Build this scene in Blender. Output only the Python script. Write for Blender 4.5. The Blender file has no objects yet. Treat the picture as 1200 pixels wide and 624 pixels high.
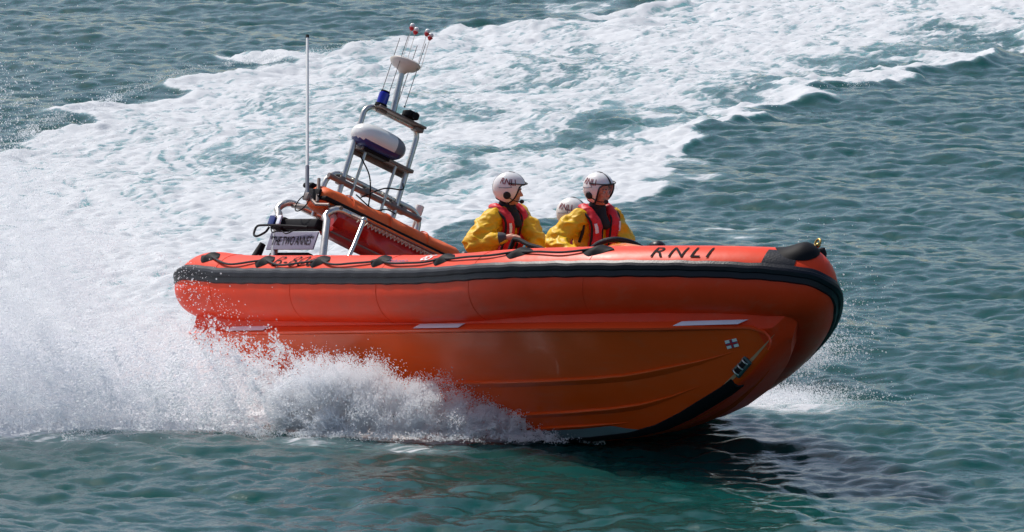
import bpy, bmesh, math, random
import numpy as np
from mathutils import Vector, Matrix, noise as mnoise

R_ = math.radians
C = bpy.context.scene.collection
random.seed(7)
rng = np.random.default_rng(11)
PI = math.pi

# ------------------------------------------------------------------ camera, sky, sun, exposure
cam = bpy.data.cameras.new('camera'); cam_ob = bpy.data.objects.new('camera', cam); C.objects.link(cam_ob)
cam_ob.location = (0.0, -54.283, 8.851); cam_ob.rotation_euler = (R_(82.0), 0, 0)
cam.sensor_fit = 'HORIZONTAL'; cam.angle = R_(9.557); cam.clip_start = 0.5; cam.clip_end = 12000
bpy.context.scene.camera = cam_ob

SUN_AZ, SUN_EL = R_(-44.0), R_(52.0)          # azimuth from +Y towards +X; the sun stands behind the boat, to the left
world = bpy.data.worlds.new('World'); bpy.context.scene.world = world; world.use_nodes = True
wn = world.node_tree; wn.nodes.clear()
sky = wn.nodes.new('ShaderNodeTexSky'); sky.sky_type = 'NISHITA'; sky.sun_disc = False
sky.sun_elevation = SUN_EL; sky.sun_rotation = SUN_AZ; sky.altitude = 0; sky.air_density = 1.0; sky.dust_density = 2.0; sky.ozone_density = 1.0
bg = wn.nodes.new('ShaderNodeBackground'); bg.inputs['Strength'].default_value = 0.105
wo = wn.nodes.new('ShaderNodeOutputWorld')
wn.links.new(sky.outputs[0], bg.inputs[0]); wn.links.new(bg.outputs[0], wo.inputs[0])
sd = bpy.data.lights.new('sun', 'SUN'); sd.energy = 3.5; sd.angle = R_(0.5); sd.color = (1.0, 0.955, 0.89)
sun = bpy.data.objects.new('sun', sd); C.objects.link(sun)
to_sun = Vector((math.sin(SUN_AZ)*math.cos(SUN_EL), math.cos(SUN_AZ)*math.cos(SUN_EL), math.sin(SUN_EL)))
sun.rotation_euler = to_sun.to_track_quat('Z', 'Y').to_euler(); sun.location = to_sun*60
vs = bpy.context.scene.view_settings
vs.view_transform = 'Standard'; vs.look = 'None'; vs.exposure = 0.16; vs.gamma = 1.0; vs.use_curve_mapping = False
cy = bpy.context.scene.cycles
cy.max_bounces = 8; cy.diffuse_bounces = 6; cy.glossy_bounces = 3; cy.transmission_bounces = 4; cy.transparent_max_bounces = 8
cy.caustics_reflective = False; cy.caustics_refractive = False

# ------------------------------------------------------------------ helpers
def tag(o, label=None, cat=None, group=None, kind=None):
    if label: o['label'] = label
    if cat: o['category'] = cat
    if group: o['group'] = group
    if kind: o['kind'] = kind
    return o

def mat(name, col, rough=0.5, metal=0.0, spec=0.5, coat=0.0, noise_amt=0.0, noise_scale=8.0, bump=0.0, bump_scale=40.0, rough_var=0.0):
    m = bpy.data.materials.new(name); m.use_nodes = True
    nt = m.node_tree; b = nt.nodes['Principled BSDF']
    b.inputs['Base Color'].default_value = (*col, 1); b.inputs['Roughness'].default_value = rough
    b.inputs['Metallic'].default_value = metal; b.inputs['Specular IOR Level'].default_value = spec
    b.inputs['Coat Weight'].default_value = coat; b.inputs['Coat Roughness'].default_value = 0.08
    tc = nt.nodes.new('ShaderNodeTexCoord')
    if noise_amt or rough_var:
        n = nt.nodes.new('ShaderNodeTexNoise'); n.inputs['Scale'].default_value = noise_scale; n.inputs['Detail'].default_value = 6
        nt.links.new(tc.outputs['Object'], n.inputs['Vector'])
        if noise_amt:
            mx = nt.nodes.new('ShaderNodeMix'); mx.data_type = 'RGBA'
            mx.inputs[6].default_value = (*[c*(1-noise_amt) for c in col], 1)
            mx.inputs[7].default_value = (*[min(1, c*(1+noise_amt)) for c in col], 1)
            nt.links.new(n.outputs[0], mx.inputs[0]); nt.links.new(mx.outputs[2], b.inputs['Base Color'])
        if rough_var:
            mr = nt.nodes.new('ShaderNodeMapRange'); mr.inputs[3].default_value = max(0.02, rough-rough_var); mr.inputs[4].default_value = rough+rough_var
            nt.links.new(n.outputs[0], mr.inputs[0]); nt.links.new(mr.outputs[0], b.inputs['Roughness'])
    if bump:
        n2 = nt.nodes.new('ShaderNodeTexNoise'); n2.inputs['Scale'].default_value = bump_scale; n2.inputs['Detail'].default_value = 5
        nt.links.new(tc.outputs['Object'], n2.inputs['Vector'])
        bp = nt.nodes.new('ShaderNodeBump'); bp.inputs['Strength'].default_value = bump; bp.inputs['Distance'].default_value = 0.02
        nt.links.new(n2.outputs[0], bp.inputs['Height']); nt.links.new(bp.outputs[0], b.inputs['Normal'])
    return m

def catmull(pts, n=6):
    P = [Vector(p) for p in pts]
    if len(P) < 3: return P
    out = []
    Q = [2*P[0]-P[1]] + P + [2*P[-1]-P[-2]]
    for i in range(1, len(Q)-2):
        for k in range(n):
            t = k/n; a, b, c, d = Q[i-1:i+3]
            out.append(0.5*((2*b)+(c-a)*t+(2*a-5*b+4*c-d)*t*t+(3*b-a-3*c+d)*t**3))
    out.append(P[-1]); return out

class MB:
    """collects verts and faces of ONE mesh"""
    def __init__(s): s.v = []; s.f = []; s.mi = []
    def add(s, vs, fs, mi=0):
        o = len(s.v); s.v += [tuple(x) for x in vs]; s.f += [tuple(i+o for i in f) for f in fs]; s.mi += [mi]*len(fs); return s
    def box(s, c, size, M=None, mi=0, bev=0.0):
        hx, hy, hz = [q/2 for q in size]; M = M or Matrix(); c = Vector(c)
        if bev <= 0:
            vs = [c+(M.to_3x3() @ Vector((sx*hx, sy*hy, sz*hz))) for sx in (-1, 1) for sy in (-1, 1) for sz in (-1, 1)]
            return s.add(vs, [(0,1,3,2),(4,6,7,5),(0,4,5,1),(2,3,7,6),(0,2,6,4),(1,5,7,3)], mi)
        bm = bmesh.new(); bmesh.ops.create_cube(bm, size=1.0)
        for v in bm.verts: v.co = Vector((v.co.x*size[0], v.co.y*size[1], v.co.z*size[2]))
        bmesh.ops.bevel(bm, geom=bm.edges[:], offset=min(bev, .45*min(size)), segments=3, affect='EDGES', profile=0.5)
        bm.verts.index_update()
        vs = [c+(M.to_3x3() @ v.co) for v in bm.verts]; fs = [[v.index for v in f.verts] for f in bm.faces]; bm.free()
        return s.add(vs, fs, mi)
    def tube(s, path, r, n=12, mi=0, cap=True, flat=1.0, up=None):
        """sweep a circle (or ellipse, flat<1 squeezes along 'up') on a path"""
        P = [Vector(p) for p in path]; m = len(P)
        rr = r if hasattr(r, '__len__') else [r]*m
        T = []
        for i in range(m):
            t = P[min(i+1, m-1)]-P[max(i-1, 0)]; T.append(t.normalized() if t.length > 1e-9 else Vector((0,0,1)))
        u = Vector(up) if up else (Vector((0,0,1)) if abs(T[0].z) < .9 else Vector((1,0,0)))
        vs = []
        for i in range(m):
            if up: u = Vector(up)
            u = (u-T[i]*u.dot(T[i])).normalized(); w = T[i].cross(u)
            for k in range(n):
                a = 2*PI*k/n; vs.append(P[i]+rr[i]*(math.cos(a)*w+math.sin(a)*u*flat))
        fs = [(i*n+k, i*n+(k+1) % n, (i+1)*n+(k+1) % n, (i+1)*n+k) for i in range(m-1) for k in range(n)]
        if cap: fs += [tuple(range(n))[::-1], tuple((m-1)*n+k for k in range(n))]
        return s.add(vs, fs, mi)
    def ell(s, c, r, M=None, mi=0, nu=20, nv=12):
        M = (M or Matrix()).to_3x3(); c = Vector(c); r = r if hasattr(r, '__len__') else (r, r, r)
        vs = [c+M@Vector((0,0,r[2]))]
        for j in range(1, nv):
            t = PI*j/nv
            for k in range(nu):
                a = 2*PI*k/nu; vs.append(c+M@Vector((r[0]*math.sin(t)*math.cos(a), r[1]*math.sin(t)*math.sin(a), r[2]*math.cos(t))))
        vs.append(c+M@Vector((0,0,-r[2])))
        fs = [(0, 1+k, 1+(k+1) % nu) for k in range(nu)]
        for j in range(nv-2):
            for k in range(nu): fs.append((1+j*nu+k, 1+(j+1)*nu+k, 1+(j+1)*nu+(k+1) % nu, 1+j*nu+(k+1) % nu))
        L = len(vs)-1; b = 1+(nv-2)*nu
        fs += [(L, b+(k+1) % nu, b+k) for k in range(nu)]
        return s.add(vs, fs, mi)
    def cap(s, a, b, ra, rb, mi=0, n=14):
        """tapered capsule"""
        a, b = Vector(a), Vector(b); d = (b-a); L = d.length or 1e-6; t = d/L
        path = []; rr = []
        for k in range(5):
            q = PI/2*(k/4); path.append(a-t*ra*math.cos(q)*.98); rr.append(max(ra*math.sin(q), 1e-4))
        for k in range(5):
            q = PI/2*(k/4); path.append(b+t*rb*math.sin(q)*.98); rr.append(max(rb*math.cos(q), 1e-4))
        P = path; u = Vector((0,0,1)) if abs(t.z) < .9 else Vector((1,0,0)); u = (u-t*u.dot(t)).normalized(); w = t.cross(u)
        vs = [p+r*(math.cos(2*PI*k/n)*w+math.sin(2*PI*k/n)*u) for p, r in zip(P, rr) for k in range(n)]
        m = len(P); fs = [(i*n+k, i*n+(k+1) % n, (i+1)*n+(k+1) % n, (i+1)*n+k) for i in range(m-1) for k in range(n)]
        fs += [tuple(range(n))[::-1], tuple((m-1)*n+k for k in range(n))]
        return s.add(vs, fs, mi)
    def loft(s, secs, closed=False, mi=0, caps=False):
        n = len(secs[0]); vs = [p for q in secs for p in q]; m = len(secs); e = n if closed else n-1
        fs = [(i*n+k, i*n+(k+1) % n, (i+1)*n+(k+1) % n, (i+1)*n+k) for i in range(m-1) for k in range(e)]
        if caps: fs += [tuple(range(n))[::-1], tuple((m-1)*n+k for k in range(n))]
        return s.add(vs, fs, mi)
    def mesh(s, name, mats, smooth=True, recalc=True, angle=35):
        me = bpy.data.meshes.new(name); me.from_pydata(s.v, [], s.f)
        for m in (mats if isinstance(mats, (list, tuple)) else [mats]): me.materials.append(m)
        if len(set(s.mi)) > 1: me.polygons.foreach_set('material_index', s.mi)
        if recalc:
            bm = bmesh.new(); bm.from_mesh(me); bmesh.ops.recalc_face_normals(bm, faces=bm.faces[:]); bm.to_mesh(me); bm.free()
        me.polygons.foreach_set('use_smooth', [bool(smooth)]*len(me.polygons))
        if smooth and angle: me.set_sharp_from_angle(angle=R_(angle))
        me.update(); return me
    def build(s, name, mats, parent=None, **kw):
        o = bpy.data.objects.new(name, s.mesh(name, mats, **kw)); C.objects.link(o)
        if parent: o.parent = parent
        return o

def remesh(mb, voxel, smooth_it=4, fac=0.5, disp=None):
    """union of overlapping pieces -> one continuous surface"""
    me = bpy.data.meshes.new('tmp'); me.from_pydata(mb.v, [], mb.f); ob = bpy.data.objects.new('tmp', me); C.objects.link(ob)
    r = ob.modifiers.new('r', 'REMESH'); r.mode = 'VOXEL'; r.voxel_size = voxel
    q = ob.modifiers.new('s', 'SMOOTH'); q.iterations = smooth_it; q.factor = fac
    dg = bpy.context.evaluated_depsgraph_get(); dg.update()
    out = bpy.data.meshes.new_from_object(ob.evaluated_get(dg))
    bpy.data.objects.remove(ob); bpy.data.meshes.remove(me)
    if disp:
        nrm = [v.normal.copy() for v in out.vertices]
        for v, n in zip(out.vertices, nrm): v.co = v.co+n*disp(v.co)
    out.polygons.foreach_set('use_smooth', [True]*len(out.polygons)); out.update()
    return out

def mesh_ob(name, me, m, parent=None):
    me.name = name; me.materials.clear()
    for x in (m if isinstance(m, (list, tuple)) else [m]): me.materials.append(x)
    o = bpy.data.objects.new(name, me); C.objects.link(o)
    if parent: o.parent = parent
    return o

def text_tris(s, width=None, height=None, maxedge=0.03, shear=0.0, offset=0.0, spacing=1.0):
    """the letters as flat triangles, centred, scaled to width / height"""
    cu = bpy.data.curves.new('txt', 'FONT'); cu.body = s; cu.size = 1; cu.fill_mode = 'FRONT'; cu.offset = offset; cu.shear = shear; cu.space_character = spacing
    ob = bpy.data.objects.new('txt', cu); C.objects.link(ob)
    dg = bpy.context.evaluated_depsgraph_get(); dg.update()
    me = bpy.data.meshes.new_from_object(ob.evaluated_get(dg))
    bpy.data.objects.remove(ob)
    bm = bmesh.new(); bm.from_mesh(me); bpy.data.meshes.remove(me)
    xs = [v.co.x for v in bm.verts]; ys = [v.co.y for v in bm.verts]
    w, h = max(xs)-min(xs), max(ys)-min(ys); cx, cy_ = (max(xs)+min(xs))/2, (max(ys)+min(ys))/2
    kx = (width/w) if width else (height/h); ky = (height/h) if height else kx
    for v in bm.verts: v.co = Vector(((v.co.x-cx)*kx, (v.co.y-cy_)*ky, 0))
    bmesh.ops.triangulate(bm, faces=bm.faces[:])
    for _ in range(4):
        le = [e for e in bm.edges if e.calc_length() > maxedge]
        if not le: break
        bmesh.ops.subdivide_edges(bm, edges=le, cuts=1); bmesh.ops.triangulate(bm, faces=bm.faces[:])
    bm.verts.index_update(); bm.verts.ensure_lookup_table()
    V = [(v.co.x, v.co.y) for v in bm.verts]; Fc = [tuple(v.index for v in f.verts) for f in bm.faces]; bm.free()
    return V, Fc

# ------------------------------------------------------------------ sea
def smooth(e0, e1, x): t = np.clip((x-e0)/(e1-e0), 0, 1); return t*t*(3-2*t)

def noise_tile(N, L, beta, kmin, kmax, seed, aniso=1.0):
    g = np.random.default_rng(seed); k = np.fft.fftfreq(N, L/N)   # cycles per metre
    kx, ky = np.meshgrid(k, k, indexing='ij'); kk = np.sqrt((kx*aniso)**2+ky**2)+1e-9
    A = kk**(-beta)*np.exp(-(kmin/kk)**2)*np.exp(-(kk/kmax)**4); A[0, 0] = 0
    f = np.fft.ifft2(np.fft.fft2(g.standard_normal((N, N)))*A).real
    return f/f.std()
def samp(T, L, x, y):
    N = T.shape[0]; u = (x/L % 1.0)*N; v = (y/L % 1.0)*N
    i = np.floor(u).astype(int); j = np.floor(v).astype(int); a = u-i; b = v-j; i %= N; j %= N; i1 = (i+1) % N; j1 = (j+1) % N
    return (T[i, j]*(1-a)*(1-b)+T[i1, j]*a*(1-b)+T[i, j1]*(1-a)*b+T[i1, j1]*a*b)

def ocean(N, L, seed, kp, kcut, wind, spread, slope):
    g = np.random.default_rng(seed); k = 2*PI*np.fft.fftfreq(N, L/N)
    kx, ky = np.meshgrid(k, k, indexing='ij'); kk = np.sqrt(kx**2+ky**2)+1e-9
    c = (kx*math.cos(wind)+ky*math.sin(wind))/kk
    S = kk**-3.35*np.exp(-1.2*(kp/kk)**2)*np.exp(-(kk/kcut)**2)*(spread+(1-spread)*c*c)
    A = np.sqrt(S); A[0, 0] = 0
    ph = np.fft.fft2(g.standard_normal((N, N)))*A
    h = np.fft.ifft2(ph).real
    sx = np.fft.ifft2(1j*kx*ph).real; sy = np.fft.ifft2(1j*ky*ph).real
    q = slope/math.sqrt((sx**2+sy**2).mean())
    dx = np.fft.ifft2(-1j*kx/kk*ph).real*q; dy = np.fft.ifft2(-1j*ky/kk*ph).real*q
    return h*q, dx, dy

def seg_dist(x, y, poly, sy=0.25):
    """distance to a polyline (y squeezed, so that streaks can be long in depth) and the side"""
    best = np.full(x.shape, 1e9); side = np.zeros(x.shape); along = np.zeros(x.shape); acc = 0
    P = [(a, b*sy) for a, b in poly]; Y = y*sy
    for (ax, ay), (bx, by) in zip(P[:-1], P[1:]):
        dx, dy = bx-ax, by-ay; L2 = dx*dx+dy*dy; t = np.clip(((x-ax)*dx+(Y-ay)*dy)/L2, 0, 1)
        d = np.hypot(x-ax-t*dx, Y-ay-t*dy); m = d < best
        best = np.where(m, d, best); side = np.where(m, dx*(Y-ay)-dy*(x-ax), side); along = np.where(m, acc+t*math.sqrt(L2), along); acc += math.sqrt(L2)
    return best, np.sign(side), along

FAR_EDGE = [(-8.71,7.57),(-7.55,12.90),(-6.12,18.37),(-5.66,21.17),(-5.11,23.31),(-4.60,25.79),(-4.11,27.24),(-3.13,28.53),(-2.11,29.63),(-1.20,31.70),(-0.36,32.41),(0.25,33.37),(1.00,35.12),(2.05,37.19),(3.41,39.50),(6.91,44.65),(13.48,53.04),(40,90)]
NEAR_EDGE = [(-12,-3.6),(-7.23,-3.14),(-4.41,-2.28),(-2.96,-1.93),(-2.24,-1.39),(-2.07,0.00),(-1.31,7.57),(-0.74,11.49),(0.38,13.63),(1.16,14.76),(1.88,16.32),(2.39,19.65),(2.84,22.08),(3.25,23.03),(3.97,24.38),(4.46,25.28),(5.48,27.24),(6.28,28.75),(7.12,30.43),(8.55,33.01),(11.71,38.81),(40,80)]
DARK1 = [(-0.97,14.76),(-0.40,17.53),(0.52,19.65),(1.72,22.36),(2.76,24.58),(4.61,28.10),(6.00,31.46),(7.28,32.41),(10.26,37.46)]
DARK2 = [(-3.57,14.38),(-3.01,17.12),(-2.10,20.54),(-0.87,23.31),(0.23,27.67),(1.17,28.97)]
DARK3 = [(-0.44,23.80),(1.18,30.08),(2.43,32.41)]
WISPS = [[(1.30,11.63),(1.86,11.77),(2.33,11.91),(2.84,12.05)], [(0.57,36.40),(1.28,37.06),(2.15,36.14)], [(1.89,16.72),(2.35,17.04)]]

def sea_fields(X, Y, fade):
    """height, sideways shift, foam cover and aeration at world x, y"""
    h1, dx1, dy1 = OC1
    H = samp(h1, 32, X, Y); DX = samp(dx1, 32, X, Y); DY = samp(dy1, 32, X, Y)
    SW = 0.05*np.sin(0.9*X+1.9*Y*0.6+0.8)*fade
    wk = np.clip(np.abs(Y)/14, .12, 1); wx = X+0.16*wk*samp(NA, 32, X, Y); wy = Y+0.8*wk*samp(NA, 32, Y+7, X+3)
    d1, s1, a1 = seg_dist(wx, wy, FAR_EDGE); d2, s2, a2 = seg_dist(wx, wy, NEAR_EDGE)
    inside = smooth(-0.10, 0.14, -s1*d1)*smooth(-0.08, 0.12, s2*d2)
    dens = 0.73*inside
    n_big = samp(NB, 32, X*0.8, Y*0.45)
    e1 = np.exp(-(d1/0.35)**2)*(s1 < 0); e2 = np.exp(-(d2/0.38)**2)*(s2 > 0)
    dens += inside*(0.20*e1+0.28*e2)
    for pl, w, amt in ((DARK1, .24, .52), (DARK2, .42, .20), (DARK3, .25, .10)):
        d, _, _ = seg_dist(wx, wy, pl); dens -= inside*amt*np.exp(-(d/w)**2)
    dens += inside*0.07*n_big
    near_boat = np.exp(-((np.clip(-1.5-X, 0, 9))*0)-0)*smooth(1.0, -3.0, X)*smooth(18, 6, Y)*inside
    dens += 0.28*near_boat
    for w in WISPS:
        d, _, _ = seg_dist(wx, wy, w); dens = np.maximum(dens, 0.52*np.exp(-(d/0.10)**2))
    # wash beside and under the hull
    hb = np.exp(-(((X+0.6)/1.7)**2+((Y+1.35)/0.55)**2)**2); dens = np.maximum(dens, 0.75*hb)
    bw = np.exp(-(((X-2.35)/0.75)**2+((Y+0.2)/0.8)**2)**2); dens = np.maximum(dens, 0.60*bw)
    # torn foam scattered in front of the spray
    fr = np.exp(-((Y+2.55+0.12*X)/0.55)**2)*smooth(0.9, -0.8, X); dens = np.maximum(dens, 0.40*fr*np.clip(0.7+0.5*n_big, 0, 1.2))
    # pattern
    u_ = X*0.64+Y*0.77; v_ = -X*0.77+Y*0.64
    lace = samp(NC, 16, u_*0.36+0.1*samp(NA, 32, X, Y), v_*1.5); fine = samp(ND, 8, u_*0.45, v_*1.3)
    band = samp(NB, 32, d2*11.0, a2*0.8+3); foam = dens-0.05*inside+0.10*lace+0.09*fine+0.16*band*inside*smooth(0.0, 0.5, d2)
    foam = np.where(dens < 0.03, 0, foam)
    aer = np.clip((dens-.78*hb)*1.3, 0, 1)
    # relief: chopped water in the wake, raised breaking edge on both sides
    turb = np.abs(samp(NE, 16, u_*.7, v_))-0.7
    H = H*(1-0.62*np.clip(dens, 0, 1))+0.016*turb*inside+0.008*fine*inside
    rd = s2*d2
    ridge = np.where(X > 1.2, np.exp(-((rd-0.05)/0.20)**2), 0)*smooth(1.2, 2.8, X)
    H += fade*0.085*ridge*np.clip(0.75+0.35*samp(NA, 32, X*2, Y), 0.1, 1.3)
    rf = np.exp(-((-s1*d1-0.10)/0.25)**2)*smooth(-8, -4, X)
    H += fade*0.09*rf*np.clip(0.8+0.35*samp(NA, 32, X*2+5, Y), 0.1, 1.3)
    # hollow alongside the hull, crest thrown up outside it
    H -= 0.05*hb
    return H+SW, DX, DY, np.clip(foam, 0, 1.5), aer

OC1 = ocean(1024, 32.0, 5, 2*PI/1.35, 2*PI/0.09, R_(75), 0.30, 0.26)
NA = noise_tile(256, 32, 1.6, 0.15, 2.0, 1); NB = noise_tile(256, 32, 1.2, 0.15, 3.0, 2)
NC = noise_tile(512, 16, 0.8, 1.8, 15, 3, aniso=0.8); ND = noise_tile(256, 8, 0.6, 2.5, 16, 4, aniso=1.5); NE = noise_tile(512, 16, 1.5, 0.8, 10, 6)

def spaced(core_lo, core_hi, steps_fn, lo, hi):
    a = [core_lo]
    while a[-1] < core_hi: a.append(a[-1]+steps_fn(a[-1]))
    s = steps_fn(core_hi)
    while a[-1] < hi: s *= 1.05; a.append(a[-1]+s)
    b = []; s = steps_fn(core_lo); q = core_lo
    while q > lo: s *= 1.05; q -= s; b.append(q)
    return np.array(b[::-1]+a)
gx = spaced(-11.5, 11.5, lambda q: 0.042, -6000, 6000)
gy = spaced(-9.5, 44.0, lambda q: 0.036+max(0, q)*0.0012, -900, 9000)
X, Y = np.meshgrid(gx, gy, indexing='ij')
sx_ = np.gradient(gx); sy_ = np.gradient(gy)
cell = np.maximum(sx_[:, None], sy_[None, :]); fade = np.clip(1.25-cell/0.7, 0, 1)
H, DX, DY, FOAM, AER = sea_fields(X, Y, fade)
FOAM *= fade; AER *= fade
co = np.stack([X+DX*fade*1.1, Y+DY*fade*1.1, H*fade], -1).reshape(-1, 3).astype(np.float32)
nx, ny = len(gx), len(gy)
idx = np.arange(nx*ny).reshape(nx, ny)
quads = np.stack([idx[:-1, :-1], idx[1:, :-1], idx[1:, 1:], idx[:-1, 1:]], -1).reshape(-1, 4).astype(np.int32)
me = bpy.data.meshes.new('sea'); me.vertices.add(nx*ny); me.vertices.foreach_set('co', co.ravel())
me.loops.add(quads.size); me.loops.foreach_set('vertex_index', quads.ravel())
me.polygons.add(len(quads)); me.polygons.foreach_set('loop_start', np.arange(0, quads.size, 4, dtype=np.int32))
me.polygons.foreach_set('use_smooth', np.ones(len(quads), bool)); me.update(calc_edges=True)
for nm, arr in (('foam', FOAM), ('aeration', AER)):
    at = me.attributes.new(nm, 'FLOAT', 'POINT'); at.data.foreach_set('value', arr.astype(np.float32).ravel())

def sea_material():
    m = bpy.data.materials.new('sea_water'); m.use_nodes = True; nt = m.node_tree; N = nt.nodes; L = nt.links
    w = N['Principled BSDF']; out = N['Material Output']
    def attr(n): a = N.new('ShaderNodeAttribute'); a.attribute_name = n; return a.outputs['Fac']
    def math_(op, a, b=None, c=None):
        q = N.new('ShaderNodeMath'); q.operation = op
        for i, z in enumerate((a, b, c)):
            if z is None: continue
            if isinstance(z, (int, float)): q.inputs[i].default_value = z
            else: L.new(z, q.inputs[i])
        return q.outputs[0]
    geo = N.new('ShaderNodeTexCoord')
    def noise_(scale, det=4, dist=0.0, vec=None, rough=.55):
        n = N.new('ShaderNodeTexNoise'); n.inputs['Scale'].default_value = scale; n.inputs['Detail'].default_value = det; n.inputs['Distortion'].default_value = dist; n.inputs['Roughness'].default_value = rough
        L.new(vec or geo.outputs['Object'], n.inputs['Vector']); return n.outputs[0]
    foam = attr('foam'); aer = attr('aeration')
    mp = N.new('ShaderNodeMapping'); mp.inputs['Rotation'].default_value = (0, 0, R_(-50)); mp.inputs['Scale'].default_value = (0.5, 1.35, 1); L.new(geo.outputs['Object'], mp.inputs[0])
    n1 = noise_(12, 7, 0.6, mp.outputs[0], .68); n2 = noise_(46, 3, 0, mp.outputs[0])
    f = math_('ADD', foam, math_('MULTIPLY', math_('SUBTRACT', n1, 0.5), 0.75)); f = math_('ADD', f, math_('MULTIPLY', math_('SUBTRACT', n2, 0.5), 0.25))
    mr = N.new('ShaderNodeMapRange'); mr.interpolation_type = 'SMOOTHSTEP'; mr.inputs[1].default_value = 0.30; mr.inputs[2].default_value = 0.76
    L.new(f, mr.inputs[0]); fac = mr.outputs[0]
    # water body
    mx = N.new('ShaderNodeMix'); mx.data_type = 'RGBA'; mx.inputs[6].default_value = (0.003, 0.052, 0.048, 1); mx.inputs[7].default_value = (0.17, 0.27, 0.285, 1)
    L.new(aer, mx.inputs[0]); L.new(mx.outputs[2], w.inputs['Base Color'])
    w.inputs['Roughness'].default_value = 0.07; w.inputs['IOR'].default_value = 1.34
    w.subsurface_method = 'BURLEY'; w.inputs['Subsurface Weight'].default_value = 1.0; w.inputs['Subsurface Radius'].default_value = (0.25, 1.0, 0.9); w.inputs['Subsurface Scale'].default_value = 0.8
    wb = N.new('ShaderNodeBump'); wb.inputs['Strength'].default_value = 0.75; wb.inputs['Distance'].default_value = 0.012
    L.new(math_('ADD', noise_(7, 5), math_('MULTIPLY', noise_(30, 4), 0.35)), wb.inputs['Height']); L.new(wb.outputs[0], w.inputs['Normal'])
    fo = N.new('ShaderNodeBsdfPrincipled'); fo.inputs['Base Color'].default_value = (0.60, 0.62, 0.645, 1); fo.inputs['Roughness'].default_value = 0.8; fo.inputs['Specular IOR Level'].default_value = 0.2
    fb = N.new('ShaderNodeBump'); fb.inputs['Strength'].default_value = 0.6; fb.inputs['Distance'].default_value = 0.02
    L.new(math_('ADD', n1, math_('MULTIPLY', n2, 0.4)), fb.inputs['Height']); L.new(fb.outputs[0], fo.inputs['Normal'])
    ms = N.new('ShaderNodeMixShader'); L.new(fac, ms.inputs[0]); L.new(w.outputs[0], ms.inputs[1]); L.new(fo.outputs[0], ms.inputs[2]); L.new(ms.outputs[0], out.inputs['Surface'])
    return m
me.materials.append(sea_material())
sea = bpy.data.objects.new('sea', me); C.objects.link(sea); tag(sea, kind='structure')

# ------------------------------------------------------------------ materials
def lin(a, b, n): return [float(q) for q in np.linspace(a, b, n)]
M_TUBE = mat('tube_rubber', (0.84, 0.050, 0.009), rough=0.42, spec=0.22, noise_amt=0.15, noise_scale=4.0, bump=0.14, bump_scale=7, rough_var=0.14)
M_HULL = mat('hull_gelcoat', (0.78, 0.076, 0.004), rough=0.22, spec=0.34, coat=0.0, noise_amt=0.14, noise_scale=1.6, bump=0.04, bump_scale=3, rough_var=0.06)
def weather(m, pale, amt, sc=(1.2, 5, 5)):
    # dried salt and rubbed patches: slightly paler and rougher, in streaks along the boat
    nt = m.node_tree; b_ = nt.nodes['Principled BSDF']; tc = nt.nodes.new('ShaderNodeTexCoord'); mp = nt.nodes.new('ShaderNodeMapping'); mp.inputs['Scale'].default_value = sc
    n = nt.nodes.new('ShaderNodeTexNoise'); n.inputs['Scale'].default_value = 2.2; n.inputs['Detail'].default_value = 9; n.inputs['Roughness'].default_value = .68
    nt.links.new(tc.outputs['Object'], mp.inputs[0]); nt.links.new(mp.outputs[0], n.inputs['Vector'])
    mr = nt.nodes.new('ShaderNodeMapRange'); mr.inputs[1].default_value = .52; mr.inputs[2].default_value = .78; mr.inputs[4].default_value = amt; nt.links.new(n.outputs[0], mr.inputs[0])
    mx = nt.nodes.new('ShaderNodeMix'); mx.data_type = 'RGBA'; mx.inputs[7].default_value = (*pale, 1); nt.links.new(mr.outputs[0], mx.inputs[0])
    old = b_.inputs['Base Color'].links[0].from_socket; nt.links.new(old, mx.inputs[6]); nt.links.new(mx.outputs[2], b_.inputs['Base Color'])
weather(M_TUBE, (.62, .16, .10), .30); weather(M_HULL, (.60, .15, .06), .30, (.8, 4, 9))
M_RAIL = mat('rail_gelcoat', (0.84, 0.072, 0.014), rough=0.3, spec=0.5, noise_amt=0.06)
M_BLACK = mat('black_rubber', (0.008, 0.010, 0.017), rough=0.40, spec=0.28, noise_amt=0.3, noise_scale=12, bump=0.15, bump_scale=60)
M_BLACKM = mat('matt_black', (0.010, 0.010, 0.012), rough=0.6, spec=0.12, noise_amt=0.3, noise_scale=20)
M_REFL = mat('reflective_tape', (0.86, 0.88, 0.95), rough=0.3, spec=0.9, noise_amt=0.06)
M_STEEL = mat('steel_tube', (0.60, 0.58, 0.54), rough=0.30, metal=0.85, noise_amt=0.12, noise_scale=14, rough_var=0.12)
M_DSTEEL = mat('weathered_steel', (0.20, 0.16, 0.145), rough=0.45, metal=0.5, noise_amt=0.3, noise_scale=18)
M_BAG = mat('bag_canvas', (0.86, 0.135, 0.018), rough=0.6, noise_amt=0.12, noise_scale=6, bump=0.5, bump_scale=12)
M_RED = mat('red_cover', (0.50, 0.016, 0.010), rough=0.30, spec=0.6, noise_amt=0.25, noise_scale=7, bump=0.4, bump_scale=9)
M_WHITE = mat('white_gelcoat', (0.80, 0.80, 0.78), rough=0.28, spec=0.5, noise_amt=0.05)
M_CREAM = mat('aged_white', (0.74, 0.66, 0.58), rough=0.4, noise_amt=0.08)
M_BLUE = mat('blue_panel', (0.012, 0.03, 0.17), rough=0.3, spec=0.5)
M_BLUEL = mat('blue_lamp', (0.006, 0.010, 0.36), rough=0.12, spec=0.8)
M_GREY = mat('grey_panel', (0.16, 0.17, 0.21), rough=0.45, noise_amt=0.1)
M_BOARD = mat('board_lilac', (0.20, 0.20, 0.28), rough=0.45, noise_amt=0.08, noise_scale=20)
M_INK = mat('dark_ink', (0.012, 0.008, 0.010), rough=0.8, spec=0.15)
M_ANTIF = mat('antifoul', (0.13, 0.19, 0.21), rough=0.45, noise_amt=0.25, noise_scale=5)
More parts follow.
